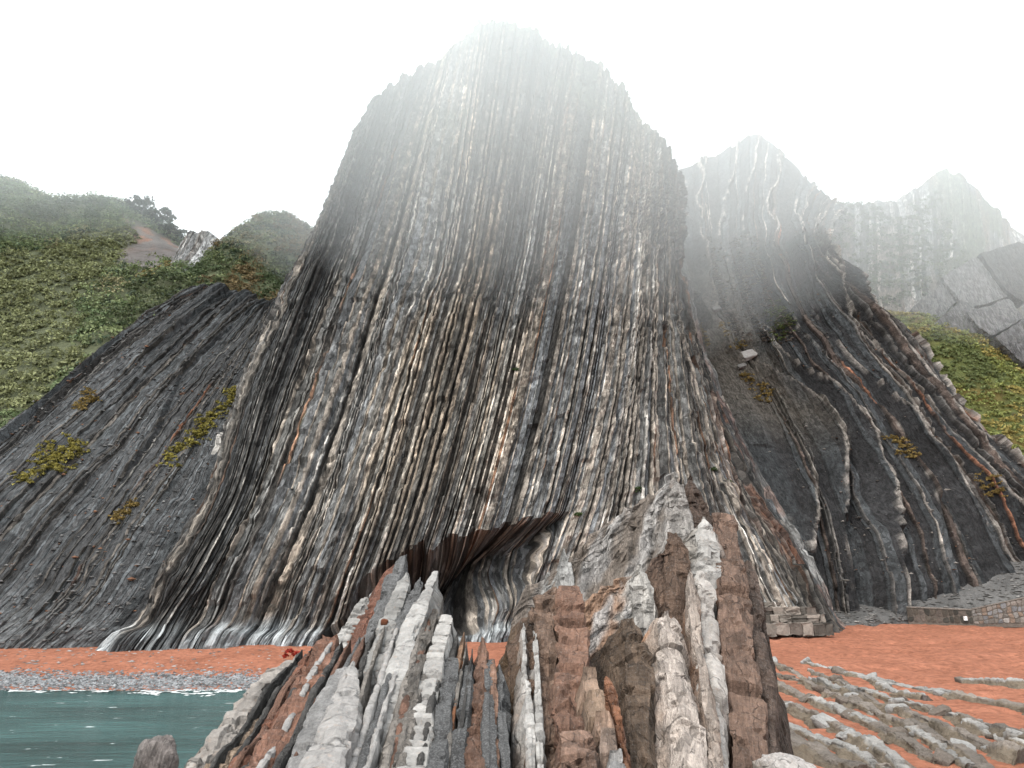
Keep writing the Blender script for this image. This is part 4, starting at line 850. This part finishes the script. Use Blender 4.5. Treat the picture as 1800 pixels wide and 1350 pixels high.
# stones along the shore
def stones(name, centres, sizes, cols, lab, g, mat=M_REEF):
    base = np.array([(1,0,0),(0,1,0),(-1,0,0),(0,-1,0),(0,0,.8),(0,0,-.8)], float); f = np.array([(0,1,4),(1,2,4),(2,3,4),(3,0,4),(1,0,5),(2,1,5),(3,2,5),(0,3,5)])
    m = len(centres); a = g.uniform(0, 6.28, m); ca, sa = np.cos(a), np.sin(a)
    b = base[None]*(1+.35*g.normal(size=(m, 6, 1)))*sizes[:, None, :]
    V = np.stack([b[..., 0]*ca[:, None]-b[..., 1]*sa[:, None], b[..., 0]*sa[:, None]+b[..., 1]*ca[:, None], b[..., 2]], -1)+centres[:, None]
    F = (f[None]+np.arange(m)[:, None, None]*6).reshape(-1, 3)
    return put(name, raw_mesh(name, V.reshape(-1, 3), F, np.repeat(cols, 6, 0), V.reshape(-1, 3)), mat, label=lab, kind='stuff')
g = np.random.RandomState(8); m = 9000
x = g.uniform(-42, -8, m); sh = 42.5+.8*np.sin(x*.13+1)+.012*(x+20); y = sh+g.normal(2.2, 1.3, m)
keep = y > sh-.2; x, y = x[keep], y[keep]; m = len(x)
cols = np.array((.30, .31, .32))*g.uniform(.35, 1.7, (m, 1))
stones('pebbles', np.stack([x, y, beach_z(x, y)+.01], -1), g.uniform(.05, .14, (m, 1))*np.array([1.2, 1, .6]), cols, 'band of grey pebbles along the water edge', g)
m = 380; x = g.uniform(-42, -10, m); y = g.uniform(46, 56, m)
stones('pebbles', np.stack([x, y, beach_z(x, y)+.01], -1), g.uniform(.04, .16, (m, 1))*np.array([1.4, 1, .5]), np.array((.45, .42, .4))*g.uniform(.3, 1.3, (m, 1)), 'stray stones on the left strip of red sand', g)
# foam where the water meets the pebbles
x = np.linspace(-50, -2, 420); q = np.linspace(0, 1, 10); Xf, Qf = np.meshgrid(x, q); sh = 42.5+.8*np.sin(Xf*.13+1)+.012*(Xf+20)
wv = .9+1.2*(fbm(Xf*.35, 1, 2, 3)+.3); Yf = sh-.15-(Qf-.2)*(1.3*np.clip(wv, .2, 2))+.15*fbm(Xf*2, Qf*4, 3, 2)
Zf = np.maximum(beach_z(Xf, Yf), 0)+.012+.09*np.maximum(0, fbm(Xf*2.2, Yf*2.5, 6, 3))*np.sin(Qf*math.pi)
Vf = np.stack([Xf, Yf, Zf], -1); Ff = grid_faces(*Xf.shape); cen = Vf.reshape(-1, 3)[Ff].mean(1)
kf = fbm(cen[:, 0]*1.6, cen[:, 1]*3.4, 8, 3) > -.02+.28*np.repeat(np.linspace(0, 1, 9), 419)
put('foam', raw_mesh('foam', Vf.reshape(-1, 3), Ff[kf], smooth=True), plain('sea_foam', (.40, .42, .42), .7, 5, .45), kind='stuff', label='white foam line where the sea meets the pebbles')
# scree at the foot of the right spurs and in the gully
nrF, ncF = VF.shape[:2]; cand = VF[int(nrF*.40):int(nrF*.68), int(ncF*.08):int(ncF*.30)].reshape(-1, 3); m = 2200
stones('scree', cand[g.randint(0, len(cand), m)]+g.normal(size=(m, 3))*.12, g.uniform(.06, .3, (m, 1))*np.array([1.6, 1, .45]), np.array((.3, .26, .22))*g.uniform(.35, 1.7, (m, 1)), 'loose tan stones in the gully beside the tall cliff', g)
gT = [[(1425,1114,71),(1425,1085,77),(1425,1055,82)],[(1520,1099,75),(1520,1080,77.5),(1520,1050,81.5)],[(1600,1096,77.2),(1600,1066,78.5),(1600,1030,82)],[(1700,1092,77),(1700,1050,79.5),(1720,995,84)],[(1800,1082,75),(1800,1045,79),(1815,985,85)],[(1950,1075,72),(1950,1040,78),(1950,990,86)]]
hillT, VT, NT, uT, vT = hill('talus', gT, 120, 60, .25, lambda V, u, v: np.broadcast_to(np.array((.17, .165, .16)), V.shape).copy()*(1+.4*fbm(V[..., 0]*.8, V[..., 1]*.8, V[..., 2]*.8, 3))[..., None], back=3, label='grey talus slope at the foot of the right spurs')
p, i, j = scatter(VT, NT, 3800, g); p = p[(vT[i] < 3.2)]; m = len(p)
stones('scree', p+np.array((0, 0, .03)), g.uniform(.05, .24, (m, 1))*np.array([1.5, 1, .4]), np.array((.27, .255, .24))*g.uniform(.3, 1.9, (m, 1)), 'grey broken stones strewn over the talus slope behind the low wall', g)
for Vs, m, r0, r1_, c_, lab in [(VB, 3800, 20, 250, (.17, .165, .16), 'small broken stones clinging to the dark flank'), (VF, 4200, 20, 190, (.23, .21, .19), 'small broken stones clinging to the folded right spurs')]:
    nr_c = Vs.shape[1]; q = Vs[g.randint(r0, r1_, m), g.randint(2, nr_c-2, m)]+g.normal(size=(m, 3))*.1
    cc_ = np.array(c_)*g.uniform(.35, 1.9, (m, 1)); rs = g.rand(m) < .10; cc_[rs] = np.array((.34, .17, .10))*g.uniform(.6, 1.2, (rs.sum(), 1))
    stones('rubble', q, (.04+.18*g.rand(m, 1)**2.4)*np.array([1.4, 1, .7]), cc_, lab, g)
def plate(px, py, V, s, c, lab, seed):
    d = rock_mesh('rock_slab', seed, 11, .3, .45); nr, nc = d.shape[:2]
    me = raw_mesh('rock_slab', d.reshape(-1, 3), grid_faces(nr, nc), np.tile(np.array(c), (nr*nc, 1)), d.reshape(-1, 3)); me.materials.append(M_STONE)
    q = near_sheet(V, px, py); o = put('rock_slab', me, None, label=lab, cat='rock slab'); o.location = q+np.array((0, -.12, .03)); o.scale = s; o.rotation_euler = (1.0, -.35, .1)
plate(1312, 626, VF, (1.1, .8, .3), (.42, .40, .38), 'largest pale flat slab lying in the scree gully', 61)
plate(1258, 545, VF, (.6, .45, .25), (.24, .23, .22), 'grey flat slab near the top of the scree gully', 62)
plate(1285, 650, VF, (.6, .35, .25), (.22, .21, .2), 'grey slab just below the largest pale slab', 63)
plate(1215, 885, VB, (.5, .4, .2), (.5, .5, .5), 'small pale slab on the flank', 64) if 0 else None
# grey tilted plates on the far right
gp = np.random.RandomState(3); root = empty('rock_plates', P(1740, 600, 112), label='stack of big grey tilted rock plates at the far right', cat='rock plates')
for q, (quad, D, c) in enumerate([(((1600,545),(1660,490),(1690,520),(1640,570)),118,.20), (((1655,485),(1720,450),(1775,520),(1700,545)),117,.24), (((1722,447),(1790,425),(1900,470),(1800,530),(1778,518)),116,.10),
        (((1640,572),(1692,525),(1745,560),(1700,600)),116,.17), (((1700,548),(1775,525),(1800,560),(1745,590),(1720,575)),115,.22), (((1750,592),(1800,560),(1900,540),(1900,650),(1800,640)),114,.18)]):
    pts = [P(a, b_, D-.10*(b_-500)*.35) for a, b_ in quad]; n_ = len(pts); cen = np.mean(pts, 0); nn = norml(np.cross(pts[1]-pts[0], pts[2]-pts[0])); nn = nn if nn[1] < 0 else -nn
    ring = []; rr = []
    for e in range(n_):
        for f in np.linspace(0, 1, 8, endpoint=False): ring.append(pts[e]*(1-f)+pts[(e+1) % n_]*f)
    ring = np.array(ring); ring = ring+gp.normal(size=ring.shape)*.12
    pl = lambda Q: Q-((Q-cen)@nn)[:, None]*nn
    ring = pl(ring); rm = pl((ring+cen)/2)
    V = np.concatenate([cen[None], rm, ring-nn*.02, ring-nn*2.0]); k_ = len(ring)
    F = [(0, 1+a, 1+(a+1) % k_, 1+(a+1) % k_) for a in range(k_)]
    tri = [(0, 1+a, 1+(a+1) % k_) for a in range(k_)]
    for lv in range(2):
        o_ = 1+lv*k_
        for a in range(k_): tri += [(o_+a, o_+k_+a, o_+k_+(a+1) % k_), (o_+a, o_+k_+(a+1) % k_, o_+(a+1) % k_)]
    put('rock_plate', raw_mesh('rock_plate', V, tri, np.tile(np.array((c, c, c*1.02))*1.5, (len(V), 1)), V), M_SHALE, root)

# ------------------------------------------------------------------ masonry
def stone_box(L_, W_, H_, seed, c, j=.055):
    g = np.random.RandomState(seed); V = []; b = .12
    for z, ins in ((0, .0), (.12, 0), (.88, 0), (1, .06)):
        for (x, y) in ((-.5, -.5), (-.3, -.5), (.3, -.5), (.5, -.5), (.5, .5), (-.5, .5)):
            V.append((x*(1-ins)*L_+g.normal()*j*L_, y*(1-ins)*W_+g.normal()*j*W_, z*H_+g.normal()*j*H_))
    F = []
    for a in range(3):
        for q in range(6): F.append((a*6+q, a*6+(q+1) % 6, a*6+6+(q+1) % 6, a*6+6+q))
    T = [(f[0], f[1], f[2]) for f in F]+[(f[0], f[2], f[3]) for f in F]+[(18, 19, 20), (18, 20, 21), (18, 21, 22), (18, 22, 23)]
    V = np.array(V); return raw_mesh('stone', V, T, np.tile(np.array(c), (len(V), 1)), V)
base = G(1400, 1116, 1.25); root = empty('stone_steps', base, label='rough stepped stone masonry at the cliff foot beside the red sand', cat='steps')
zs = 1.15; cnt = 0
for (xa, xb, ya, yb, dy) in [(1322,1466,1117,1094,0), (1322,1452,1094,1080,.7), (1322,1436,1081,1066,1.3), (1322,1392,1067,1058,1.9)]:
    D0 = 62.5+dy; pa = P(xa, ya, D0); pb = P(xb, ya, D0); pt = P(xa, yb, D0); hh = pt[2]-pa[2]; x_ = pa[0]
    while x_ < pb[0]-.1:
        ln = min(random.uniform(.5, 1.3), pb[0]-x_); c = random.choice([(.25, .22, .19), (.17, .14, .12), (.34, .29, .25), (.12, .105, .09)])
        nv = random.choice([1, 1, 2])
        for kk in range(nv):
            o = put('stone', stone_box(ln*.97, 1.3, hh/nv*.96, 100+cnt, c), M_STONE, root); o.matrix_parent_inverse = __import__('mathutils').Matrix.Translation(root.location).inverted()
            o.location = (x_+ln/2, D0+.6+random.uniform(-.08, .08), pa[2]+hh/nv*kk-.02); cnt += 1
        x_ += ln
def wall_seg(root, a, b, h0, h1, thick, nsx, rows_, pal, seed, stone_name='stone'):
    """a, b: ground ends; upright wall of irregular stones set proud of a mortar core"""
    g = np.random.RandomState(seed); a = np.array(a); b = np.array(b); L_ = np.linalg.norm((b-a)[:2]); ux = (b-a)/L_; nrm = np.array((ux[1], -ux[0], 0)); nrm = norml(nrm); nrm = nrm if nrm[1] < 0 else -nrm
    core = [a-np.array((0, 0, .4)), b-np.array((0, 0, .4)), b+np.array((0, 0, h1)), a+np.array((0, 0, h0))]; bk = [c-nrm*thick for c in core]
    put('mortar_core', raw_mesh('mortar_core', core+bk, [(0,1,2,3), (5,4,7,6), (3,2,6,7), (0,3,7,4), (1,5,6,2)], np.tile(np.array((.20, .17, .145)), (8, 1)), np.array(core+bk)), M_STONE, root)
    gx = np.linspace(0, 1, nsx+1); gz = np.linspace(0, 1, rows_+1)
    J = np.stack(np.meshgrid(gx, gz, indexing='ij'), -1); J[1:-1, :, 0] += g.uniform(-.32, .32, J[1:-1, :, 0].shape)/nsx; J[:, 1:-1, 1] += g.uniform(-.3, .3, J[:, 1:-1, 1].shape)/rows_
    for i_ in range(nsx):
        for k_ in range(rows_):
            q = np.array([J[i_, k_], J[i_+1, k_], J[i_+1, k_+1], J[i_, k_+1]]); c = q.mean(0); m8 = []
            for e in range(4):
                p0, p1 = q[e], q[(e+1) % 4]; m8 += [p0*.8+p1*.2, p0*.2+p1*.8]
            m8 = c+(np.array(m8)-c)*g.uniform(.86, .95)
            def W3(s, d): return a+ux*L_*s[0]+np.array((0, 0, (h0+(h1-h0)*s[0])*s[1]))+nrm*d
            V = [W3(s, -.05) for s in m8]+[W3(c+(s-c)*.93, .05+g.uniform(-.01, .015)) for s in m8]+[W3(c, .07)]
            T = []
            for e in range(8):
                f = (e+1) % 8; T += [(e, f, 8+f), (e, 8+f, 8+e), (8+e, 8+f, 16)]
            col = np.array(pal[g.randint(len(pal))])*g.uniform(.8, 1.2); put(stone_name, raw_mesh('stone', V, T, np.tile(col, (17, 1)), np.array(V)), M_STONE, root)
    cap = [a+np.array((0, 0, h0))+nrm*.1, b+np.array((0, 0, h1))+nrm*.1, b+np.array((0, 0, h1))-nrm*(thick+.05), a+np.array((0, 0, h0))-nrm*(thick+.05)]
    put('coping', raw_mesh('coping', [c+np.array((0, 0, .004)) for c in cap]+[c+np.array((0, 0, .12)) for c in cap], [(4,5,6,7), (0,1,5,4), (1,2,6,5), (2,3,7,6), (3,0,4,7), (3,2,1,0)], np.tile(np.array((.30, .27, .24)), (8, 1)), np.array(cap+cap)), M_STONE, root)
A0 = P(1597, 1093, 77); A1 = P(1712, 1097, 74.5)
r1 = empty('stone_wall', A0, label='low dark mossy retaining wall with a small white plate', cat='wall')
wall_seg(r1, A0, A1, 1.45, 1.35, .6, 11, 2, [(.10, .085, .07), (.13, .11, .09), (.075, .07, .06), (.17, .14, .12)], 5)
q = P(1697, 1087, 74.6); put('plate', raw_mesh('plate', [q+np.array(v) for v in ((-.14, -.1, -.2), (.14, -.1, -.2), (.14, -.1, .2), (-.14, -.1, .2), (-.14, .1, -.2), (.14, .1, -.2), (.14, .1, .2), (-.14, .1, .2))], [(0,1,2,3), (0,4,5,1), (1,5,6,2), (2,6,7,3), (3,7,4,0)]), plain('white_plate', (.7, .7, .7)), r1)
B1 = P(1850, 1094, 70)
r2 = empty('stone_wall', A1, label='pale crazy-paved stone wall rising to the right of the dark one', cat='wall')
wall_seg(r2, A1+np.array((.02, 0, 0)), B1, 1.4, 2.7, .6, 15, 4, [(.30, .29, .28), (.34, .30, .27), (.32, .24, .19), (.26, .26, .27), (.22, .2, .18), (.38, .36, .34)], 6)
# red scrap at the left fan
c = P(516, 1152, 11.9); sc_ = []
for q in range(9): sc_.append(c+np.array((random.uniform(-.1, .1), random.uniform(-.06, .06), random.uniform(-.02, .07))))
leaves('seaweed', np.array(sc_), np.full(9, .05), 14, .03, np.tile(np.array((.42, .035, .02)), (9, 1)), rng, label='small tuft of bright red weed on the tip of the lumpy slab', cat='seaweed')

# ------------------------------------------------------------------ mist on the summits
nx, ny = 70, 24; hx = np.linspace(-260, 300, nx); hy = np.linspace(45, 175, ny); HX, HY = np.meshgrid(hx, hy)
hb_ = 28+7*fbm(HX*.022, HY*.008, 3, 2) + .30*np.clip(92-HY, 0, 60) + 31*sstep(0, 62, -HX) + 20*sstep(0, 62, HX)
Vb = np.stack([HX, HY, hb_], -1); Vt = np.stack([HX, HY, HX*0+122.], -1)
n0 = nx*ny; F = [tuple(f) for f in grid_faces(ny, nx, True)]+[tuple(int(a)+n0 for a in f) for f in grid_faces(ny, nx)]
idx = np.arange(n0).reshape(ny, nx)
loop = list(idx[0, :])+list(idx[1:, -1])+list(idx[-1, -2::-1])+list(idx[-2:0:-1, 0])
for a in range(len(loop)):
    b_ = (a+1) % len(loop); F.append((loop[a], loop[b_], loop[b_]+n0, loop[a]+n0))
hz = put('haze', raw_mesh('haze', np.concatenate([Vb.reshape(-1, 3), Vt.reshape(-1, 3)]), F), None, kind='stuff', label='white mist hanging on the summits')
hm = bpy.data.materials.new('mist'); hm.use_nodes = True; N = hm.node_tree.nodes; N.remove(N['Principled BSDF'])
pv = N.new('ShaderNodeVolumePrincipled'); pv.inputs['Color'].default_value = (.93, .975, .98, 1); pv.inputs['Density'].default_value = .0108; pv.inputs['Anisotropy'].default_value = .1
hm.node_tree.links.new(pv.outputs[0], N['Material Output'].inputs['Volume']); hz.data.materials.append(hm)
